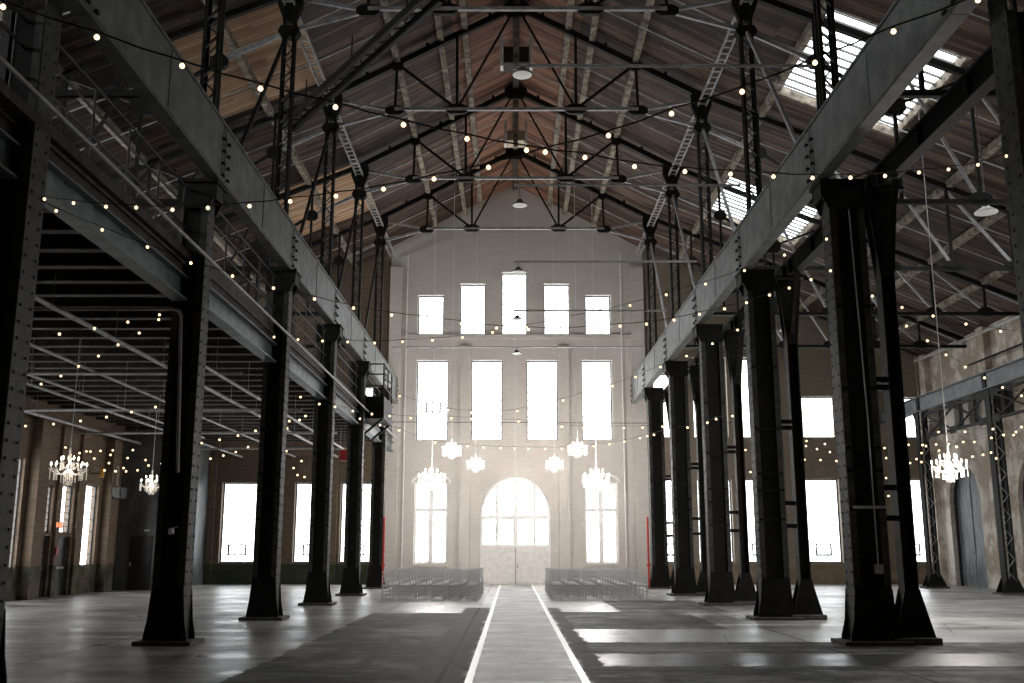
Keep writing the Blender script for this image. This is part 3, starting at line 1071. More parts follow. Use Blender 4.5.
for i, (y0, y1) in enumerate(SPANS[1:]):
    crane_girder(y0, min(y1, 49.0), -5.65, -1, 'grey plate girder along the left row above the gallery, %s span from camera' % (ORD[i] if i else 'first'), 'left crane girders')
    crane_girder(y0, min(y1, 49.0), 5.88, 1, 'broad grey plate girder along the right row, %s span from camera' % (ORD[i] if i else 'first'), 'right crane girders')
for i, (y0, y1) in enumerate(SPANS[1:]):
    r = thing('side_girder', 'dark lower girder on slender posts behind the right row, %s span from camera' % (ORD[i] if i else 'first'), 'girder', (7.05, y0, 8.15), 0, 'right side girders', True)
    MB().box(7.09, 7.13, y0 + 0.02, y1 - 0.02, 8.46, 8.83).build('web_plate', 'black_steel', r)
    MB().box(7.0, 7.22, y0 + 0.01, y1 - 0.01, 8.42, 8.46).build('bottom_flange', 'black_steel', r)
    MB().box(7.0, 7.22, y0 + 0.01, y1 - 0.01, 8.83, 8.87).build('top_flange', 'riveted_steel', r)
    for k in range(4):
        y = y0 + 0.3 + (y1 - y0 - 0.6) * k / 3
        MB().box(7.02, 7.2, y - 0.02, y + 0.02, 8.46, 8.83).build('stiffener', 'black_steel', r)

# ---------------------------------------------------------------- lattice posts carrying the roof
def lattice_post(root, z0, z1, wd=0.27, dp=0.24):
    for sx in (-1, 1):
        m = MB()
        for sy in (-1, 1):
            x, y = sx * wd / 2, sy * dp / 2
            m.box(x - 0.035, x + 0.035, y - 0.008, y + 0.008, z0, z1)
            m.box(x + sx * 0.028 - 0.008, x + sx * 0.028 + 0.008, min(y, y - sy * 0.07), max(y, y - sy * 0.07), z0, z1)
        m.build('angle_bar', 'black_steel', root)
    for sy in (-1, 1):
        m = MB()
        n = int((z1 - z0) / 0.3)
        for k in range(n):
            za, zb = z0 + (z1 - z0) * k / n, z0 + (z1 - z0) * (k + 1) / n
            s = 1 if k % 2 else -1
            m.bar((-s * wd / 2, sy * dp / 2, za), (s * wd / 2, sy * dp / 2, zb), 0.014, 0.065, (0, 1, 0))
        m.build('lacing', 'black_steel', root)
    MB().box(-0.2, 0.2, -0.25, 0.25, z0 - 0.03, z0).build('base_plate', 'black_steel', root)
    MB().prism([(-0.2, 15.13), (0.2, 15.13), (0.3, 15.3), (0.22, 15.46), (-0.22, 15.46), (-0.3, 15.3)], -0.13, 0.13).build('head_plate', 'black_steel', root)
    MB().prism([(-0.15, 15.6), (0.15, 15.6), (0.34, 16.1), (0.34, 16.5), (-0.34, 16.5), (-0.34, 16.1)], -0.09, 0.09).build('gusset_plate', 'black_steel', root)


first = None
for sname, x in (('left', KL), ('right', KR)):
    for i, y in enumerate(ROWS[1:]):
        lab = 'black laced post from %s girder to roof, %s from camera' % (sname, ORD[i] if i else 'nearest')
        if first is None:
            first = thing('lattice_post', lab, 'post', (x, y, 9.8), 0, 'laced roof posts')
            lattice_post(first, 9.86, 16.0)
            first.location = (x, y, 0)
        else:
            dup(first, lab, (x, y, 0))

# ---------------------------------------------------------------- roof trusses
def truss(root):
    """nave truss with a half truss over each aisle; local origin at the ridge line on the floor plane (x=0)"""
    zz = lambda x: zr(x + XC)
    def part(name, p, q, wd, ht, mat='black_steel'):
        MB().bar((p[0], p[2] if len(p) > 2 else 0, p[1]), (q[0], q[2] if len(q) > 2 else 0, q[1]), wd, ht).build(name, mat, root)
    def plate(x, z, hw, hh, nm='gusset_plate'):
        MB().prism([(x - hw, z - hh * 0.5), (x - hw * 0.6, z - hh), (x + hw * 0.6, z - hh), (x + hw, z - hh * 0.5), (x + hw, z + hh * 0.4), (x + hw * 0.5, z + hh), (x - hw * 0.5, z + hh), (x - hw, z + hh * 0.4)], -0.06, 0.06).build(nm, 'black_steel', root)
    for s in (-1, 1):
        part('rafter', (0, zz(0)), (s * 6.15, zz(6.15)), 0.16, 0.2)
        part('aisle_rafter', (s * 6.15, zz(6.15)), (s * (20.1 if s > 0 else 16.3), zz(s * (20.1 if s > 0 else 16.3))), 0.14, 0.18)
        B1, B2 = (s * 4.05, 15.95), (s * 1.98, 16.0)
        part('post_strut', (s * 4.0, zz(4.0)), B1, 0.08, 0.1)
        part('post_strut', (s * 2.0, zz(2.0)), B2, 0.09, 0.12)
        part('diagonal_strut', (s * 4.0, zz(4.0)), B2, 0.07, 0.09)
        part('diagonal_strut', (s * 0.1, zz(0) - 0.15), B2, 0.06, 0.07)
        part('heel_tie', (s * 6.1, 16.35), B1, 0.08, 0.1, 'pale_bar')
        part('raking_tie', B1, (s * 6.15, 15.35), 0.08, 0.11, 'pale_bar')
        part('raking_tie', (s * 6.15, 15.35), (s * 8.0, 14.45), 0.08, 0.11, 'pale_bar')
        part('raking_tie', (s * 8.0, 14.45), (s * 10.0, 13.2), 0.08, 0.1)
        plate(B1[0], B1[1], 0.32, 0.16)
        plate(B2[0], B2[1], 0.36, 0.17)
        plate(s * 4.0, zz(4.0) - 0.05, 0.2, 0.2)
        plate(s * 8.0, 14.45, 0.24, 0.2)
        plate(s * 10.0, 13.2, 0.3, 0.28)
        xe = 20.1 if s > 0 else 16.1
        part('bottom_chord', (s * 6.5, 10.5), (s * xe, 10.5), 0.12, 0.13)
        pts = [8.0, 10.0, 12.05, 14.05, 16.05, 18.05]
        for k, x in enumerate(pts):
            if x > xe:
                continue
            part('post_strut', (s * x, zz(s * x)), (s * x, 10.5), 0.08, 0.1)
            if k >= 2:
                plate(s * x, 10.58, 0.3, 0.17)
            if x + 2.0 < xe and k >= 1:
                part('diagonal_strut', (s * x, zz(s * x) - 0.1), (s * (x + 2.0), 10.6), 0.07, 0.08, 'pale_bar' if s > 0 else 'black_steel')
        part('diagonal_strut', (s * 10.0, 13.2), (s * 8.0, 11.4), 0.06, 0.07)
        part('diagonal_strut', (s * 10.0, 13.2), (s * 12.05, zz(s * 12.05) - 0.1), 0.06, 0.07)
    part('tie_bar', (-4.05, 15.98, -0.05), (4.05, 15.98, -0.05), 0.1, 0.1, 'pale_bar')
    plate(0, zz(0) - 0.1, 0.45, 0.3)
    for s in (-1, 1):
        for x in (0.9, 3.0, 5.0):
            MB().box(s * x - 0.05, s * x + 0.05, -0.07, 0.07, zz(x) + 0.08, zz(x) + 0.22).build('purlin_cleat', 'black_steel', root)


first = None
for i, y in enumerate(ROWS[1:]):
    lab = 'black roof truss with pale tie bar, %s row from camera' % ORD[i] if i else 'black roof truss with pale tie bar, nearest row'
    if first is None:
        first = thing('roof_truss', lab, 'roof truss', (XC, y, 0), 0, 'roof trusses')
        truss(first)
    else:
        dup(first, lab, (XC, y, 0))

# purlins along the hall
pn = 0
for s, nm in ((-1, 'left'), (1, 'right')):
    for k, d in enumerate((1.75, 2.55, 4.0, 8.15, 10.05, 12.25, 14.15, 16.05, 18.05)):
        if s < 0 and d > 15.5:
            continue
        x = XC + s * d
        z = zr(x) + DECK - 0.17
        m = MB().box(x - 0.1, x + 0.1, YB + 0.01, YE - 0.02, z - 0.13, z + 0.1)
        o = m.build('purlin', 'old_whitewash')
        tag(o, 'timber purlin with peeling whitewash on %s slope, %s down from the ridge' % (nm, (['first'] + ORD[1:])[k]), 'purlin', 'roof purlins')
o = MB().box(XC - 0.12, XC + 0.12, YB + 0.01, YE - 0.02, zr(XC) + 0.02, zr(XC) + 0.26).build('ridge_beam', 'dark_timber')
tag(o, 'dark timber ridge beam along the top of the roof', 'beam')
# thin tie pipes below the deck, following the slope
for s, nm in ((-1, 'left'), (1, 'right')):
    k = 0
    for i, y in enumerate(ROWS[1:]):
        for dy in (1.7, 3.9):
            if y + dy > 48:
                continue
            xe = 19.6 if s > 0 else 15.5
            pts = [(XC + s * d, y + dy, zr(XC + s * d) - 0.02 - (0.12 if d < 1 else 0)) for d in (0.3, H1, xe)]
            o = MB().tube(pts, 0.022, 6).build('sprinkler_pipe', 'pale_pipe')
            tag(o, 'thin pale pipe following the %s roof slope, %s from camera' % (nm, (['first'] + ORD[1:])[k]), 'pipe', 'sloping roof pipes')
            k += 1
# ladder-like laced struts between the posts, under the eaves of the nave
for s, nm, x in ((-1, 'left', KL), (1, 'right', KR)):
    for i, (y0, y1) in enumerate(zip(ROWS[1:], ROWS[2:] + [49.2])):
        r = thing('laced_strut', 'pale ladder-like strut under the %s eave, %s bay from camera' % (nm, (['first'] + ORD[1:])[i]), 'strut', (x, y0, 16.1), 0, 'ladder struts under the eaves', True)
        for dx in (-0.13, 0.13):
            MB().box(x + dx - 0.02, x + dx + 0.02, y0 + 0.16, y1 - 0.16, 16.02, 16.12).build('side_bar', 'pale_bar', r)
        m = MB()
        n = 16
        for k in range(n):
            y = y0 + 0.3 + (y1 - y0 - 0.6) * k / (n - 1)
            m.box(x - 0.12, x + 0.12, y - 0.035, y + 0.035, 16.04, 16.07)
        m.build('rung_lattice', 'pale_bar', r)
# long sloping braces beside the posts
for s, nm, x in ((-1, 'left', KL), (1, 'right', KR)):
    for i, y in enumerate(ROWS[2:]):
        r = thing('brace_rod', '%s sloping brace beside the %s laced posts, %s from camera' % ('pale' if s > 0 else 'dark', nm, (['first'] + ORD[1:])[i]), 'brace', (x, y, 9.3), 0, 'sloping braces', True)
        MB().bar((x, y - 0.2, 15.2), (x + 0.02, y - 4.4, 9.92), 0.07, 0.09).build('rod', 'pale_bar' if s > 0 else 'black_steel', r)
        MB().box(x - 0.12, x + 0.14, y - 4.6, y - 4.2, 9.82, 10.03).build('shoe', 'black_steel', r)
# laced boom crossing below the left slope
r = thing('lattice_boom', 'heavy black laced boom slanting below the left roof slope', 'boom', (-7.2, 30.6, 15.0), 0, None, True)
p, q = Vector((-7.15, 30.2, 14.85)), Vector((-1.9, 22.4, 14.85))
dv = (q - p).normalized()
sd = dv.cross(Vector((0, 0, 1))).normalized()
for a in (-1, 1):
    MB().bar(p + sd * 0.2 * a, q + sd * 0.2 * a, 0.1, 0.22).build('side_channel', 'black_steel', r)
m = MB()
n = 22
for k in range(n):
    t0, t1 = k / n, (k + 1) / n
    a = 1 if k % 2 else -1
    m.bar(p.lerp(q, t0) + sd * 0.18 * a, p.lerp(q, t1) - sd * 0.18 * a, 0.06, 0.03)
m.build('lacing', 'black_steel', r)
MB().bar(p - dv * 0.12, p + dv * 0.02, 0.42, 0.3).build('end_cap', 'pale_bar', r)
for t in (0.15, 0.5, 0.85):
    c = p.lerp(q, t)
    MB().tube([c, c + Vector((0, 0, 15.9 - 14.85))], 0.02, 6).build('hanger', 'black_steel', r)

# horizontal lamp rods and round lamps along the axis
first = None
for i, y in enumerate(ROWS[1:]):
    zrod = [10.95, 10.85, 10.65, 10.55, 10.4][i]
    x0 = XC - 0.1 if i < 4 else -5.3
    o = MB().tube([(x0, y - 0.3, zrod), (5.9, y - 0.3, zrod)], 0.035, 8).build('cross_pipe', 'pale_pipe')
    tag(o, 'pale horizontal pipe reaching from the axis to the right row, %s from camera' % (['first'] + ORD[1:])[i], 'pipe', 'horizontal cross pipes')
    lab = 'round pendant lamp under the cross pipe, %s from camera' % (['first'] + ORD[1:])[i]
    if first is None:
        first = thing('pendant_lamp', lab, 'lamp', (0.2, y, 10.87), 0, 'round lamps along the axis')
        MB().lathe([(0.17, 0.0), (0.2, 0.01), (0.2, 0.035), (0.12, 0.07), (0.06, 0.16)], n=20).build('lamp_shade', 'dark_frame', first, smooth=False)
        m = MB()
        m.lathe([(0.03, -0.012), (0.03, -0.02), (0.06, -0.02), (0.17, -0.008), (0.188, 0.004), (0.18, 0.008)], n=20)
        m.build('diffuser_ring', 'frosted_lamp', first)
        first.location = (0.2, y - 0.3, 10.75)
        PEND = [(first, zrod - 10.75)]
    else:
        zl = [10.75, 10.3, 10.3, 10.2, 10.12][i]
        PEND.append((dup(first, lab, (0.2, y - 0.3, zl)), zrod - zl))
for rr, top in PEND:
    MB().tube([(0, 0, 0.15), (0, 0, top - 0.03)], 0.008, 6).build('stem', 'black_steel', rr)
# roof ventilators with white side panels at the ridge
for k, (y, hw, z0, z1) in enumerate(((31.9, 0.5, 17.75, 18.9), (38.9, 0.42, 17.85, 18.85))):
    r = thing('roof_ventilator', 'ventilator box with white side panels hanging at the ridge, %s one' % ('nearer' if k == 0 else 'farther'), 'ventilator', (XC, y, z0), 0, 'ridge ventilators', True)
    for s in (-1, 1):
        MB().box(XC + s * hw - 0.05, XC + s * hw + 0.05, y - 0.15, y + 0.25, z0, z1).build('side_panel', 'white_paint', r)
    MB().box(XC - hw + 0.06, XC + hw - 0.06, y + 0.1, y + 0.9, z0 + 0.25, z1 - 0.3).build('housing', 'tan_panel' if k else 'dark_timber', r, bevel=0.03)
    MB().box(XC - 0.1, XC + 0.1, y - 0.1, y + 0.1, z0 - 0.1, zr(XC)).build('hanger', 'old_whitewash', r)
# white conical lamps in the right aisle
first = None
for i, (x, y, z) in enumerate(((12.6, 25.6, 10.4), (13.0, 38.4, 9.7), (9.9, 35.5, 9.35), (17.5, 33, 10.2))):
    lab = 'white conical lamp hanging under the right aisle roof, %s' % ('nearest to camera', 'farthest back', 'nearest to the main columns', 'nearest to the right wall')[i]
    if first is None:
        first = thing('cone_lamp', lab, 'lamp', (x, y, z), 0, 'right aisle lamps')
        MB().lathe([(0.3, 0), (0.29, 0.03), (0.1, 0.16), (0.06, 0.25)], n=16).build('lamp_shade', 'white_paint', first)
        rr = first
        CONES = []
    else:
        rr = dup(first, lab, (x, y, z))
    CONES.append((rr, zr(x) + DECK - z))
for rr, top in CONES:
    MB().tube([(0, 0, 0.24), (0, 0, top)], 0.012, 6).build('stem', 'dark_frame', rr)

# ---------------------------------------------------------------- gallery over the left aisle
GXS = [-6.36, -6.23, -6.02, -5.9, -5.85, -5.82, -5.8]
GX = -5.95
struct(MB().box(XL, GX - 0.12, YB, 48.6, 6.97, 7.12).build('floor_gallery', 'gallery_planks'))
first = None
ny = 0
y = 8.2
while y < 48.4:
    ny += 1
    lab = 'dark timber joist under the gallery floor, %s from camera' % ordinal(ny)
    if first is None:
        first = thing('gallery_joist', lab, 'joist', (XL, y, 6.62), 0, 'gallery joists')
        MB().box(0.02, GX - XL - 0.25, -0.1, 0.1, 0.03, 0.33).build('joist_beam', 'dark_timber', first)
        MB().box(0.02, GX - XL - 0.25, -0.11, 0.11, 0.0, 0.03).build('soffit_board', 'joist_timber', first)
    else:
        dup(first, lab, (XL, y, 6.62))
    y += 1.04
for i, (y0, y1) in enumerate(SPANS[1:]):
    y1 = min(y1, 48.6)
    GX = GXS[i]
    o_ = (['first'] + ORD[1:])[i]
    r = thing('gallery_girder', 'blue-grey steel girder at the gallery edge, %s span from camera' % o_, 'girder', (GX, y0, 6.2), 0, 'gallery edge girders', True)
    a, b = y0 + 0.24, y1 - 0.24
    if i == 6:
        b = y1
    MB().box(GX - 0.012, GX + 0.012, a, b, 6.25, 6.65).build('web_plate', 'blue_grey_paint', r)
    MB().box(GX - 0.14, GX + 0.14, a, b, 6.21, 6.25).build('bottom_flange', 'blue_grey_paint', r)
    MB().box(GX - 0.14, GX + 0.14, a, b, 6.64, 6.67).build('top_flange', 'blue_grey_paint', r)
    r2 = thing('edge_beam', 'dark timber edge beam above the gallery girder, %s span from camera' % o_, 'beam', (GX, y0, 6.69), 0, 'gallery edge beams', True)
    MB().box(GX - 0.1, GX + 0.03, a, b, 6.69, 7.25).build('beam', 'dark_timber', r2)
    MB().box(GX - 0.12, GX + 0.08, a, b, 6.9, 6.95).build('ledge', 'joist_timber', r2)
    r3 = thing('gallery_railing', 'grey tube railing along the gallery edge, %s bay from camera' % o_, 'railing', (GX, y0, 7.25), 0, 'gallery railings', True)
    for z in (7.62, 8.03, 8.4):
        MB().tube([(GX + 0.03, a - 0.2, z), (GX + 0.03, b + 0.2, z)], 0.022, 6).build('rail', 'riveted_steel', r3)
    n = 5
    for k in range(n):
        y = a + 0.15 + (b - a - 0.3) * k / (n - 1)
        MB().tube([(GX + 0.0, y, 7.2), (GX + 0.0, y, 8.4)], 0.02, 6).build('post', 'riveted_steel', r3)
o = MB().tube([(-5.42, 3, 6.74), (-5.42, 48.4, 6.74)], 0.03, 8).build('water_pipe', 'pale_bar')
tag(o, 'long pale pipe running along the gallery edge', 'pipe')
# pipes under the gallery
for k, (x, z, rr) in enumerate(((-8.42, 6.0, 0.05), (-7.13, 5.8, 0.04), (-10.45, 6.0, 0.04), (-13.0, 6.0, 0.045), (-15.65, 6.0, 0.06), (-11.6, 5.75, 0.035))):
    r = thing('sprinkler_pipe', 'pale pipe slung lengthwise under the gallery, %s from the nave' % (['second', 'nearest', 'third', 'fifth', 'sixth', 'fourth'][k]), 'pipe', (x, 8, z), 0, 'lengthwise pipes under the gallery', True)
    MB().tube([(x, 20.5 if k == 1 else 8, z), (x, 48.8 if k != 5 else 38, z)], rr, 8).build('pipe', 'pale_pipe', r)
    for y in range(21 if k == 1 else 12, 48 if k != 5 else 38, 3):
        MB().tube([(x, y, z), (x, y, 6.64)], 0.01, 5).build('hanger', 'pale_bar', r)
for k, (y, z, x1) in enumerate(((18.28, 6.02, -6.2), (24.9, 5.95, -6.6), (31.3, 5.9, -6.4), (37.7, 5.9, -6.4), (43.2, 5.85, -6.4))):
    pts = [(XL + 0.1, y, z), (x1 - 0.15, y, z)]
    if k == 0:
        pts = [(XL + 0.1, y, z), (-6.3, y, z), (-6.2, y, z - 0.03), (-6.15, y, z - 0.12), (-6.02, y, 3.0)]
    o = MB().tube(pts, 0.045 if k != 0 else 0.035, 8).build('cross_pipe', 'pale_pipe')
    tag(o, 'pale pipe running crosswise under the gallery, %s from camera%s' % ((['first'] + ORD[1:])[k], ', bending down a column' if k == 0 else ''), 'pipe', 'crosswise pipes under the gallery')
# platform jutting out of the gallery
r = thing('gallery_platform', 'dark boxed platform jutting from the gallery into the nave', 'platform', (-5.3, 39, 6.5), 0, None, True)
MB().box(-5.68, -4.86, 38.05, 40.7, 6.5, 7.35).build('deck_box', 'black_steel', r)
for z in (7.75, 8.2, 8.6):
    MB().tube([(-5.66, 38.1, z), (-4.9, 38.1, z), (-4.9, 40.65, z)], 0.03, 6).build('rail', 'black_steel', r)
for x, y in ((-5.62, 38.1), (-4.9, 38.1), (-4.9, 39.4), (-4.9, 40.65)):
    MB().tube([(x, y, 7.3), (x, y, 8.62)], 0.03, 6).build('post', 'black_steel', r)
MB().bar((-5.6, 38.3, 5.95), (-4.95, 38.3, 6.5), 0.08).build('bracket', 'black_steel', r)
MB().bar((-5.6, 40.4, 5.95), (-4.95, 40.4, 6.5), 0.08).build('bracket', 'black_steel', r)

# ---------------------------------------------------------------- right side: crane girder by the wall
def wall_post(root):
    for sx in (-1, 1):
        m = MB()
        for sy in (-1, 1):
            m.box(sx * 0.17 - 0.035, sx * 0.17 + 0.035, sy * 0.2 - 0.01, sy * 0.2 + 0.01, 0.1, 7.6)
        m.box(sx * 0.2 - 0.01, sx * 0.2 + 0.01, -0.2, 0.2, 0.1, 7.6)
        m.build('channel', 'black_steel', root)
    for sy in (-1, 1):
        m = MB()
        n = 18
        for k in range(n):
            za, zb = 0.5 + 7.0 * k / n, 0.5 + 7.0 * (k + 1) / n
            s = 1 if k % 2 else -1
            m.bar((-s * 0.16, sy * 0.21, za), (s * 0.16, sy * 0.21, zb), 0.012, 0.07, (0, 1, 0))
        m.build('lacing', 'pale_bar', root)
    m = MB().box(-0.5, 0.5, -0.4, 0.4, 0, 0.08)
    m.build('base_plate', 'concrete_foot', root)
    for sy in (-1, 1):
        MB().prism([(-0.45, 0.08), (0.45, 0.08), (0.21, 0.6), (-0.21, 0.6)], sy * 0.22 - 0.012, sy * 0.22 + 0.012).build('base_gusset', 'black_steel', root)
    for sy in (-1, 1):
        MB().bar((0, sy * 0.2, 6.9), (0, sy * 0.75, 7.6), 0.1).build('knee_brace', 'black_steel', root)


first = None
for i, y in enumerate((18.65, 25.0, 31.5, 38.15, 44.6)):
    lab = 'laced black post carrying the girder before the right wall, %s from camera' % (['first'] + ORD[1:])[i]
    if first is None:
        first = thing('laced_column', lab, 'column', (18.3, y, 0), 0, 'laced posts before the right wall')
        wall_post(first)
    else:
        dup(first, lab, (18.3 if i < 4 else 18.15, y, 0))
for i, (y0, y1) in enumerate(((12.0, 18.65), (18.65, 25.0), (25.0, 31.5), (31.5, 38.15), (38.15, 44.6), (44.6, 49.3))):
    o_ = (['first'] + ORD[1:])[i]
    r = thing('wall_girder', 'blue-grey girder on laced posts before the right wall, %s span from camera' % o_, 'girder', (18.2, y0, 7.62), 0, 'girders before the right wall', True)
    x = 18.15
    MB().box(x - 0.012, x + 0.012, y0 + 0.02, y1 - 0.02, 7.66, 8.24).build('web_plate', 'blue_grey_paint', r)
    MB().box(x - 0.15, x + 0.15, y0 + 0.01, y1 - 0.01, 7.62, 7.66).build('bottom_flange', 'blue_grey_paint', r)
    MB().box(x - 0.15, x + 0.15, y0 + 0.01, y1 - 0.01, 8.24, 8.28).build('top_flange', 'blue_grey_paint', r)
    MB().box(x - 0.06, x - 0.012, y0 + 0.02, y0 + 0.3, 7.66, 8.24).build('splice_plate', 'black_steel', r)
    if i >= 3 and i < 5:
        q = thing('cross_brace', 'black X-braced frame below the right wall girder, %s one from camera' % (['first'] + ORD[1:])[i - 3], 'brace', (18.2, y0, 6.5), 0, 'cross braces by the right wall', True)
        a, b = y0 + 0.35, y1 - 0.35
        mid = (a + b) / 2
        MB().bar((x, a, 6.45), (x, b, 6.45), 0.1).build('bottom_bar', 'black_steel', q)
        MB().bar((x, a, 7.45), (x, b, 7.45), 0.1).build('top_bar', 'black_steel', q)
        for u, v in ((a, mid), (mid, b)):
            MB().bar((x, u, 6.45), (x, v, 7.45), 0.06).build('diagonal', 'black_steel', q)
            MB().bar((x + 0.07, u, 7.45), (x + 0.07, v, 6.45), 0.06).build('diagonal', 'black_steel', q)
        for u in (a + 0.2, mid, b - 0.2):
            for z in (6.45, 7.45):
                MB().box(x - 0.04, x - 0.03, u - 0.3, u + 0.3, z - 0.15, z + 0.15).build('gusset_plate', 'black_steel', q)
# bright pipe high on the right wall
o = MB().tube([(XR - 0.45, 22, 10.45), (XR - 0.45, 49.2, 10.75)], 0.07, 8).build('wall_pipe', 'pale_pipe')
tag(o, 'bright pipe running high along the right wall', 'pipe')
o = MB().tube([(XR - 0.35, 30, 9.55), (XR - 0.35, 43.6, 9.55)], 0.05, 8).build('wall_pipe', 'black_steel')
tag(o, 'black pipe on the right wall below the bright pipe', 'pipe')

# ---------------------------------------------------------------- end wall pipes and wires
for i, (x, z1, rr) in enumerate(((-5.25, 16.2, 0.035), (5.45, 16.3, 0.035))):
    o = MB().tube([(x, YE - 0.3, 0.02), (x, YE - 0.3, z1)], rr, 8).build('conduit', 'white_paint')
    tag(o, 'white conduit rising up the whole end wall, %s of the windows' % ('left' if i == 0 else 'right'), 'conduit', 'end wall conduits')
for i, (x, y, z0, z1) in enumerate(((-2.6, 46, 6.3, 15.9), (2.82, 45.6, 6.3, 15.9), (-2.55, 43.5, 9.5, 15.9), (-4.4, 44, 14.0, 15.9), (4.15, 44, 14.0, 15.9))):
    pass
o = MB().tube([(-5.5, 45.3, 7.26), (6, 45.3, 7.2), (19.5, 45.3, 7.28)], 0.014, 5).build('cable', 'black_steel')
tag(o, 'straight dark cable stretched across the hall before the end wall', 'cable')
# pipes beside windows in the right aisle end wall
for i, x in enumerate((13.05, 16.4, 6.85)):
    o = MB().tube([(x, YE - 0.2, 0.02), (x, YE - 0.2, 11.2)], 0.07, 8).build('drain_pipe', 'white_paint' if i != 1 else 'pale_pipe')
    tag(o, 'pale vertical pipe on the right aisle end wall, %s' % ('between middle windows', 'right of the middle windows', 'next to the nave')[i], 'pipe', 'vertical pipes of the right aisle')
# red fire pipes beside the last columns
for i, (x, y) in enumerate(((-5.46, 43.82), (5.8, 43.9))):
    r = thing('fire_pipe', 'red standpipe beside the last %s column' % ('left', 'right')[i], 'pipe', (x, y, 0), 0, 'red standpipes')
    MB().tube([(0, 0, 0), (0, 0, 3.0)], 0.045, 8).build('pipe', 'red_paint', r)
    MB().lathe([(0.06, 0.9), (0.08, 0.93), (0.08, 1.02), (0.06, 1.05)], n=10).build('valve', 'red_paint', r)
# conduit and junction boxes on the near columns
r = thing('junction_box', 'pale switch box with conduit on the near right column', 'electrical box', (6.5, 18.33, 1.3), 0, None, True)
MB().box(6.43, 6.58, 18.32, 18.39, 1.22, 1.38).build('box', 'pale_pipe', r, bevel=0.008)
MB().tube([(6.5, 18.36, 1.36), (6.5, 18.36, 4.0), (6.42, 18.36, 8.0)], 0.014, 6).build('conduit', 'pale_pipe', r)
MB().box(6.12, 6.7, 18.33, 18.37, 2.36, 2.41).build('bracket', 'pale_pipe', r)
r = thing('flood_lamp', 'small white lamp head on the near left column', 'lamp', (-6.1, 18.35, 1.95), 0, None, True)
MB().lathe([(0.03, 0), (0.06, 0.03), (0.05, 0.1), (0.02, 0.12)], (-6.08, 18.33, 1.9), 10).build('lamp_head', 'white_paint', r)
MB().bar((-6.08, 18.34, 2.0), (-5.98, 18.42, 2.05), 0.02).build('arm', 'pale_bar', r)
r = thing('alarm_box', 'red alarm box hanging under the gallery', 'alarm', (-6.62, 40, 4.9), 0, None, True)
MB().box(-6.8, -6.5, 39.95, 40.1, 5.05, 5.5).build('box', 'red_paint', r, bevel=0.01)
MB().tube([(-6.65, 40.02, 5.48), (-6.65, 40.02, 6.97)], 0.015, 6).build('stem', 'dark_frame', r)

# ---------------------------------------------------------------- black partition room, left rear
m = MB().box(XL, -14.7, 42.5, 42.62, 0, 6.6).box(-14.82, -14.7, 42.62, YE, 0, 6.6)
struct(m.build('wall_partition', 'partition_metal'))
d = bpy.data.objects.new('door_6', None)
COL.objects.link(d)
struct(d, 'dark door in the black partition')
MB().box(-15.75, -14.85, 42.44, 42.5, 0.01, 2.15).build('door_leaf', 'black_paint', d)
MB().box(-15.8, -15.75, 42.43, 42.5, 0, 2.2).box(-15.8, -14.8, 42.43, 42.5, 2.15, 2.2).build('door_frame', 'dark_frame', d)
MB().box(-15.7, -15.64, 42.38, 42.44, 0.95, 1.12).build('door_handle', 'pale_bar', d)
o = MB().box(-15.2, -14.95, 42.42, 42.46, 2.35, 2.45).build('door_sign', 'white_paint')
tag(o, 'small white sign plate above the dark partition door', 'sign')
r = thing('hanging_banner', 'white banner panel hanging above the black speaker', 'banner', (-16.1, 40.9, 4.1), 0, None, True)
MB().box(-16.28, -15.86, 40.9, 40.94, 4.13, 4.95).build('panel', 'white_paint', r)
MB().tube([(-16.28, 40.92, 4.97), (-15.86, 40.92, 4.97)], 0.015, 6).build('rod', 'dark_frame', r)
r = thing('loudspeaker', 'black loudspeaker box under the white banner panel', 'loudspeaker', (-16.1, 41, 3.6), 0, None, True)
MB().prism([(40.75, 3.62), (41.35, 3.62), (41.35, 4.08), (40.6, 4.08)], -16.25, -15.6, 'yz').build('cabinet', 'black_paint', r, bevel=0.02)
MB().box(-16.2, -15.65, 40.62, 40.66, 3.7, 4.02).build('grille', 'dark_frame', r)
MB().bar((-16.3, 41.1, 3.9), (-16.0, 41.0, 3.9), 0.05).build('bracket', 'black_steel', r)
r = thing('exit_sign', 'small glowing red exit sign between the left wall doors', 'exit sign', (XL + 0.15, 36.6, 2.4), 0, None, True)
MB().box(XL + 0.12, XL + 0.2, 36.42, 36.78, 2.38, 2.6).build('housing', 'dark_frame', r)
MB().box(XL + 0.14, XL + 0.19, 36.41, 36.43, 2.41, 2.57).box(XL + 0.2, XL + 0.205, 36.45, 36.75, 2.41, 2.57).build('lit_face', 'exit_red', r)
o = MB().box(XL + 0.13, XL + 0.2, 36.45, 36.62, 1.45, 1.7).build('call_point', 'red_paint')
tag(o, 'small red call point beside the left wall door', 'alarm')
r = thing('wall_sconce', 'orange wall lamp beside a white bottle-shaped lamp', 'lamp', (XL + 0.4, 39.4, 4.3), 0, None, True)
MB().box(XL + 0.35, XL + 0.5, 39.3, 39.4, 4.35, 4.75).build('body', 'brass_orange', r, bevel=0.02)
MB().box(XL, XL + 0.36, 39.34, 39.38, 4.5, 4.54).build('arm', 'black_steel', r)

# ---------------------------------------------------------------- aisle runner
r = thing('aisle_runner', 'grey aisle runner with white edges leading to the door', 'runner', (0.18, 3, 0.0), 0, None, True)
MB().box(-0.5, 0.88, 3, 48.6, 0.002, 0.008).build('cloth', 'runner_cloth', r)
for a, b in ((-0.6, -0.5), (0.88, 0.98)):
    MB().box(a, b, 3, 48.6, 0.002, 0.011).build('edge_tape', 'white_tape', r)

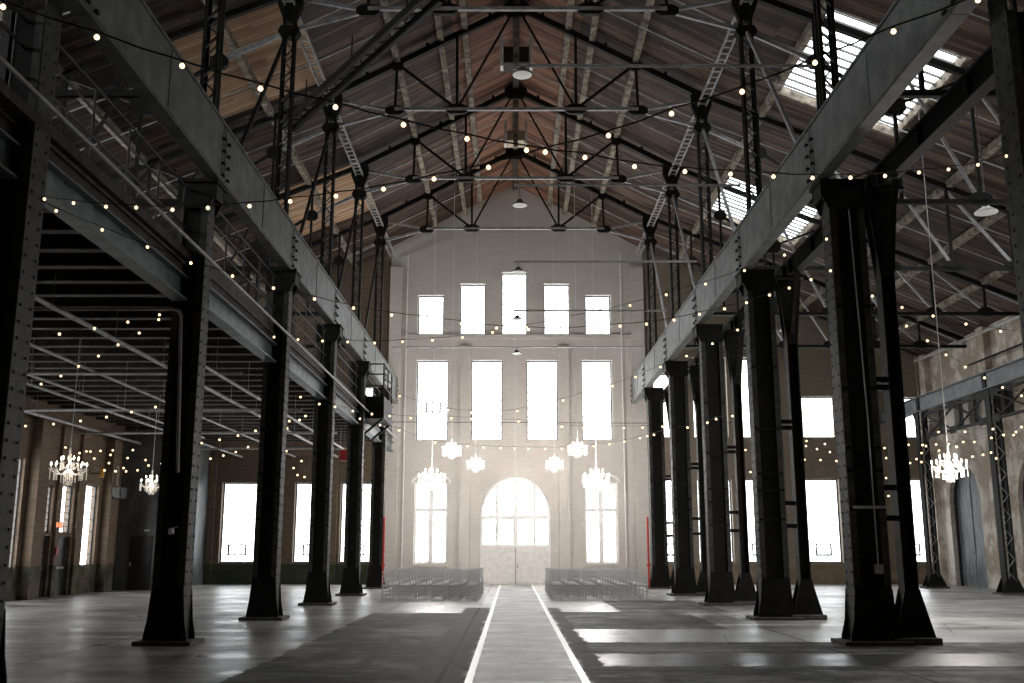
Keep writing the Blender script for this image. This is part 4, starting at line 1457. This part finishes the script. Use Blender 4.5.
# ---------------------------------------------------------------- clear chairs
def chair(root):
    a, hb = 0.19, 0.92
    m = MB()
    m.box(-0.2, 0.2, -0.2, 0.2, 0.425, 0.445)
    m.build('seat', 'clear_acrylic', root)
    MB().box(-0.185, 0.185, -0.19, 0.185, 0.446, 0.485).build('cushion', 'white_cushion', root, bevel=0.015)
    for sx in (-1, 1):
        MB().tube([(sx * a, -0.22, 0), (sx * a, -0.19, 0.45), (sx * a * 0.95, -0.24, hb)], 0.0155, 6).build('rear_leg', 'clear_acrylic', root)
        MB().tube([(sx * 0.195, 0.19, 0), (sx * 0.185, 0.18, 0.43)], 0.0155, 6).build('front_leg', 'clear_acrylic', root)
    m = MB()
    for z, y in ((0.9, -0.238), (0.76, -0.222), (0.6, -0.206)):
        m.bar((-a * 0.95, y, z), (a * 0.95, y, z), 0.02, 0.035)
    for k in range(5):
        x = -0.12 + k * 0.06
        m.tube([(x, -0.206, 0.6), (x, -0.222, 0.76)], 0.007, 5)
    m.build('back_frame', 'clear_acrylic', root)
    m = MB()
    for z in (0.14, 0.27):
        m.bar((-a, -0.205, z), (a, -0.205, z), 0.014)
        m.bar((-a, 0.185, z), (a, 0.185, z), 0.014)
        for sx in (-1, 1):
            m.bar((sx * a, -0.2, z + 0.03), (sx * a, 0.185, z + 0.03), 0.014)
    m.build('stretcher', 'clear_acrylic', root)


first = None
rowsn = ['nearest row', 'second row', 'third row', 'fourth row', 'fifth row', 'sixth row', 'seventh row', 'row farthest back']
seatn = ['next to the aisle', 'second from the aisle', 'third from the aisle', 'fourth from the aisle', 'fifth from the aisle', 'outermost']
for blk, x0, dx in (('left', -1.33, -0.555), ('right', 1.53, 0.562)):
    for rw_ in range(8):
        for c in range(6):
            lab = 'clear acrylic chair with white cushion, %s block, %s, %s' % (blk, rowsn[rw_], seatn[c])
            loc = (x0 + dx * c + random.uniform(-.012, .012), (34.35 if blk == 'left' else 34.75) + 0.22 + rw_ * 0.98 + random.uniform(-.02, .02), 0)
            rz = random.uniform(-0.04, 0.04)
            if first is None:
                first = thing('chair', lab, 'chair', loc, rz, 'clear chairs of the ceremony')
                chair(first)
            else:
                dup(first, lab, loc, rz)

# ---------------------------------------------------------------- chandeliers
def chandelier(root):
    R = 0.36
    MB().lathe([(0.012, 0.64), (0.02, 0.6), (0.03, 0.52), (0.02, 0.46), (0.05, 0.36), (0.03, 0.28), (0.02, 0.12), (0.08, 0.04), (0.11, -0.03), (0.07, -0.1), (0.03, -0.16)], n=12).build('stem', 'crystal', root, smooth=True)
    MB().lathe([(0.012, -0.3), (0.05, -0.26), (0.055, -0.22), (0.02, -0.17)], n=10).build('drop_ball', 'crystal', root, smooth=True)
    def beads(m, x, y, z, n, s=0.017):
        for k in range(n):
            zz = z - k * s * 2.3
            b = len(m.v)
            m.v += [(x, y, zz + s * 1.2), (x + s, y, zz), (x, y + s, zz), (x - s, y, zz), (x, y - s, zz), (x, y, zz - s * 1.2)]
            m.f += [(b, b + 1, b + 2), (b, b + 2, b + 3), (b, b + 3, b + 4), (b, b + 4, b + 1), (b + 5, b + 2, b + 1), (b + 5, b + 3, b + 2), (b + 5, b + 4, b + 3), (b + 5, b + 1, b + 4)]
    def arm(t, R, z0, zc, nb):
        c, s = math.cos(t), math.sin(t)
        P = lambda r, z: (c * r, s * r, z)
        m = MB().tube([P(0.05, z0), P(R * 0.35, z0 - 0.1), P(R * 0.7, z0 - 0.1), P(R * 0.95, z0 - 0.02), P(R, zc)], 0.011, 6)
        o = m.build('arm', 'crystal', root, smooth=True)
        MB().lathe([(0.01, 0), (0.05, 0.015), (0.055, 0.025), (0.02, 0.03), (0.014, 0.04), (0.014, 0.09), (0.006, 0.095)], (c * R, s * R, zc), 8).build('candle_cup', 'white_paint', o)
        MB().lathe([(0.008, 0.095), (0.022, 0.12), (0.018, 0.15), (0.003, 0.185)], (c * R, s * R, zc), 8).build('bulb', 'candle_light', o, smooth=True)
        m = MB()
        for dt in (-0.12, 0, 0.12):
            beads(m, math.cos(t + dt) * (R + 0.01), math.sin(t + dt) * (R + 0.01), zc - 0.02, nb)
        m.build('crystal_pendant', 'crystal', o)
    for k in range(8):
        arm(2 * PI * k / 8 + 0.2, R * 1.08, 0.08, 0.08, 6)
    for k in range(5):
        arm(2 * PI * k / 5 + 0.5, R * 0.55, 0.22, 0.22, 4)
    m = MB()
    for k in range(10):
        t = 2 * PI * k / 10
        for rr, z, n in ((0.16, -0.06, 4), (0.09, -0.14, 4)):
            beads(m, math.cos(t) * rr, math.sin(t) * rr, z, n, 0.019)
    m.build('crystal_skirt', 'crystal', root)
    MB().tube([(0, 0, 0.6), (0, 0, 0.66)], 0.02, 8).build('hook', 'pale_bar', root)


CH = [(-2.6, 43.5, 5.72, 1.0, 15.85, 'crystal chandelier over the left chairs, upper one left of the aisle', 1),
      (2.82, 43.5, 5.76, 1.0, 15.85, 'crystal chandelier over the right chairs, upper one right of the aisle', 1),
      (-1.67, 46.5, 5.37, 0.98, 15.85, 'smaller crystal chandelier just upper left of the arched window', 0.22),
      (1.95, 46.5, 5.37, 0.98, 15.85, 'smaller crystal chandelier just upper right of the arched window', 0.22),
      (-3.52, 44.6, 4.52, 1.45, 15.85, 'wide crystal chandelier before the left lower end window', 1),
      (3.7, 44.6, 4.52, 1.45, 15.85, 'wide crystal chandelier before the right lower end window', 1),
      (0.17, 48.0, 4.3, 0.8, 15.85, 'small crystal chandelier in front of the arched window', 0.03),
      (-10.48, 24.0, 3.4, 1.0, 6.6, 'large crystal chandelier under the gallery, nearest to camera', 0.03),
      (-12.92, 36.5, 3.84, 1.0, 6.6, 'crystal chandelier under the gallery before the black partition', 0.03),
      (10.56, 24.5, 3.5, 1.0, 10.4, 'crystal chandelier in the right aisle before the arched door', 0.75)]
first = None
CORDS = []
for i, (x, y, z, sc, zt_, lab, pw) in enumerate(CH):
    if first is None:
        first = thing('chandelier', lab, 'chandelier', (x, y, z), 0, 'crystal chandeliers')
        chandelier(first)
        r = first
    else:
        r = dup(first, lab, (x, y, z), i * 0.37)
        r.scale = (sc, sc, sc)
    CORDS.append((r, ((6.97 if zt_ < 8 else zr(x) + DECK - 0.01) - z) / sc))
    l = bpy.data.lights.new('chandelier_light', 'POINT')
    l.energy = CHAND_W * pw
    l.color = (1.0, 0.935, 0.875)
    l.shadow_soft_size = 0.3
    lo = bpy.data.objects.new('chandelier_light', l)
    lo.location = (x, y, z + 0.1)
    COL.objects.link(lo)
for r, top in CORDS:
    MB().tube([(0, 0, 0.64), (0, 0, top)], 0.011, 5).build('cord', 'white_paint', r)

# ---------------------------------------------------------------- festoon lights
c_, s_ = math.cos(PITCH), math.sin(PITCH)


def at(px, py, Y):
    u, v = (px - 511.5) / F_PX, (341.5 - py) / F_PX
    d = (u, c_ - v * s_, s_ + v * c_)
    t = Y / d[1]
    return Vector((d[0] * t, Y, EYE + d[2] * t))


FEST = [
    ('crossing the nave from the left edge to upper right, close to camera', 12.2, 4.4, [(44,199),(73,203),(105.5,206.6),(135.7,207.5),(172,209.6),(207.4,207.8),(249,206),(289.7,201.3),(335.5,196),(383,189),(433.5,178.8),(488,167.3),(544.7,152),(608,135.4),(671,113.5),(741.6,91.6),(814.5,62.6),(893,31.3),(977.5,0)]),
    ('crossing the nave from the upper left corner to the right edge', 4.2, 12.4, [(2.4,6.7),(96.3,37),(181.6,65.7),(260,88.5),(335,107),(403,124.6),(466.5,138.7),(526,150),(584.4,157.3),(634,166.4),(684.4,171.4),(730,174),(773,176.5),(812,177.8),(850,177.5),(884.5,175.8),(918.5,172.4),(948,169.4),(977.4,164.7),(1006,156)]),
    ('sagging across the nave from the leftmost column to the near right column', 11.9, 17.9, [(55.7,210.8),(101.7,229.8),(147,247),(190.4,263),(232,276),(273,288),(314,299),(353,308),(391,315),(427,318.5),(461,323.5),(496,328),(528,329.5),(560,330),(591,328.5),(619.6,326),(646,324),(673.5,320),(699,314.3),(724,308.8),(746,302.6),(769,295),(788.7,288),(810.6,279.5),(830,270.7)]),
    ('sagging across the nave before the upper end windows', 23.6, 17.6, [(273.5,337),(297.5,339.5),(322,341),(347,342),(374,343),(402,341.7),(432,340.2),(462,337.3),(492,332.4),(527,327),(560,320),(595,313),(629.5,305.3),(665.7,294.6),(705,284),(744,270.5),(784,255),(826,239)]),
    ('sagging before the middle end windows up to the right girder', 37.0, 25.0, [(399,396),(423,404),(447.4,410),(471,412.6),(494,413),(516.7,411),(539.5,405),(562.5,400.5),(587,392.3),(612,386),(635,377),(660,367),(686,356),(712,343.6),(737,330),(763,315.7),(788,299)]),
    ('level below the middle end windows, upper of the two far strings', 29.0, 36.5, [(300,397),(318.8,404),(334.5,406.8),(352.3,411),(371.4,414),(389,416),(410,418),(430,418.5),(450.8,418.2),(471,419),(489,419.7),(518,421.5),(539.4,423.3),(561.4,426.7),(582.8,427.5),(603,427.5),(623.4,428),(642,427.5),(662,426.6)]),
    ('lowest across the end wall just above the chandeliers', 36.0, 43.0, [(339.6,412),(359.5,418.7),(379.6,425),(398.6,430.3),(419.7,439),(434.7,442.4),(450,444.5),(466.8,446),(483,447.4),(500,448),(514,448.4),(527.8,448.8),(544.7,448.8),(561.4,448.8),(577,448),(593.3,446),(609,444),(624,441.6),(639.5,438)]),
    ('short, along the near side of the right columns', 37.0, 24.4, [(646.7,436),(653.5,434.8),(667,431),(687,427.5),(706.8,422.7),(715.6,419),(732,416)]),
    ('under the gallery rising to the second left column', 14.6, 18.2, [(59,334),(94,328.4),(127.3,322),(159,314.7)]),
    ('under the gallery falling away from the second left column', 18.2, 25.5, [(158.2,319.6),(138.7,333),(117.6,344.8),(98,356),(78,366.3),(60.4,375.9),(40.6,384),(23.2,391.7)]),
    ('faint under the gallery ceiling beyond the leftmost column', 22.0, 28.0, [(155,407),(131,412),(106,417),(80,421),(53,424),(25,426)]),
    ('under the gallery left of the third left column', 29.5, 25.4, [(201,443),(219,439.7),(237.4,435.5),(255,430.8)]),
    ('under the gallery below the string left of the third column', 35.5, 31.5, [(210,458.6),(222.8,455.5),(235.3,452),(247.5,447)]),
    ('under the gallery right of the third left column', 27.0, 25.3, [(286.6,428.3),(288.8,421),(299,420),(305,416)]),
    ('hanging before the windows left of the fourth left column', 41.0, 41.0, [(286,451),(293,468),(297,475),(301,461),(304,477)]),
    ('sagging under the gallery between the two chandeliers', 30.0, 34.0, [(70,455),(84,464),(104,470.4),(115,471.2),(125.6,471.2),(137,470.2),(148,465.4),(161,463.6)]),
    ('under the gallery above the near chandelier', 34.0, 38.0, [(21,435),(34,445.4),(46.3,451.3),(65,447.4),(79,453),(93.8,458.5),(108.4,463),(123,468)]),
    ('level under the gallery above the near chandelier', 36.0, 39.0, [(22.5,442.5),(39,440),(50,438.6),(65,455),(86,451.3),(100,450.9),(112.3,450.3),(132.4,450)]),
    ('deepest under the gallery before the left wall', 38.0, 41.0, [(23.4,449.3),(50,442),(90,451.5),(110,454.8),(127,458),(145,460),(164,455)]),
    ('falling into the right aisle from the near right column', 18.6, 27.0, [(868,291.5),(887,310),(906,326),(926.8,340.7),(945.5,354.8),(964.7,367),(984,377.7),(1002,387.5),(1021,395.7)]),
    ('running through the right aisle above the falling string', 18.6, 18.0, [(872,296),(901.5,307.4),(932.6,316),(965.4,324),(1000,331.3)]),
    ('before the plastered right wall, lower one', 36.0, 30.0, [(922,445),(935.6,444.4),(948,444),(956,446),(962.7,442),(973.7,442),(990.8,437.8),(1003,435),(1015.4,432),(1020.8,427)]),
    ('before the plastered right wall, upper one', 33.0, 30.0, [(938,432),(964.5,431.7),(992.4,429)]),
    ('before the plastered right wall, above the arched door', 34.0, 31.0, [(921,462),(938.5,450.6),(956,447),(972,456.6),(982.5,454.7),(990.5,452.5),(995.7,458.3),(1013,435)]),
    ('upper between right aisle windows behind the near column', 43.0, 43.0, [(780,438),(793,442),(805.5,446),(816.5,449),(829.4,452),(840.6,454.4)]),
    ('lower between right aisle windows behind the near column', 44.0, 44.0, [(793,459),(804,459.7),(820,460),(836,461)]),
    ('slanting between right aisle windows behind the near column', 42.0, 42.0, [(792,420),(806,441),(824.4,444),(833,436),(837.6,427.6)]),
    ('dropping beside the near right slender post', 40.0, 40.0, [(879,442.7),(884,448),(885.6,458),(885.6,478),(888,496)]),
    ('rising beside the first laced wall post', 41.0, 41.0, [(899,462),(903,455.8),(904.7,447.6),(908,444.8)]),
    ('rising across the first laced wall post', 40.0, 40.0, [(901.4,469.4),(909.6,463),(916,459),(921,453),(925.4,446)]),
    ('zigzag between the middle right columns', 43.0, 43.0, [(745,450),(738.8,466.5),(750,472)]),
]
first_b = None
for k, (lab, Y0, Y1, px) in enumerate(FEST):
    n = len(px)
    pts = []
    for i, (x, y) in enumerate(px):
        t = i / max(1, n - 1)
        pts.append(at(x, y, 1 / ((1 - t) / Y0 + t / Y1)))
    r = thing('string_light', 'warm bulb string ' + lab, 'string lights', pts[0], 0, 'warm bulb strings', True)
    wire = []
    for i, p in enumerate(pts):
        wire.append(p + Vector((0, 0, 0.02 + 0.0016 * p.y)))
        if i < n - 1:
            wire.append((p + pts[i + 1]) / 2 + Vector((0, 0, 0.014 + 0.0011 * p.y)))
    e0, e1 = wire[0] - (wire[1] - wire[0]).normalized() * 0.25, wire[-1] + (wire[-1] - wire[-2]).normalized() * 0.25
    MB().tube([e0] + wire + [e1], 0.005, 5).build('wire', 'black_steel', r)
    for p in pts:
        s = 0.010 + 0.0008 * p.y
        if first_b is None:
            b = MB().lathe([(0.3, 1.0), (0.55, 0.75), (0.9, 0.3), (1.0, -0.1), (0.85, -0.6), (0.5, -0.92), (0.08, -1.05)], n=10).build('bulb', 'warm_bulb', r, origin=(0, 0, 0), smooth=True)
            c = MB().lathe([(0.42, 0.9), (0.42, 1.9), (0.2, 2.2)], n=8).build('socket', 'black_steel', b, origin=(0, 0, 0))
            first_b = (b, c)
        else:
            b = first_b[0].copy()
            c = first_b[1].copy()
            COL.objects.link(b)
            COL.objects.link(c)
            b.parent = r
            c.parent = b
        b.location = p - pts[0]
        b.scale = (s, s, s)

for o in S.objects:
    if '_world' in o:
        del o['_world']
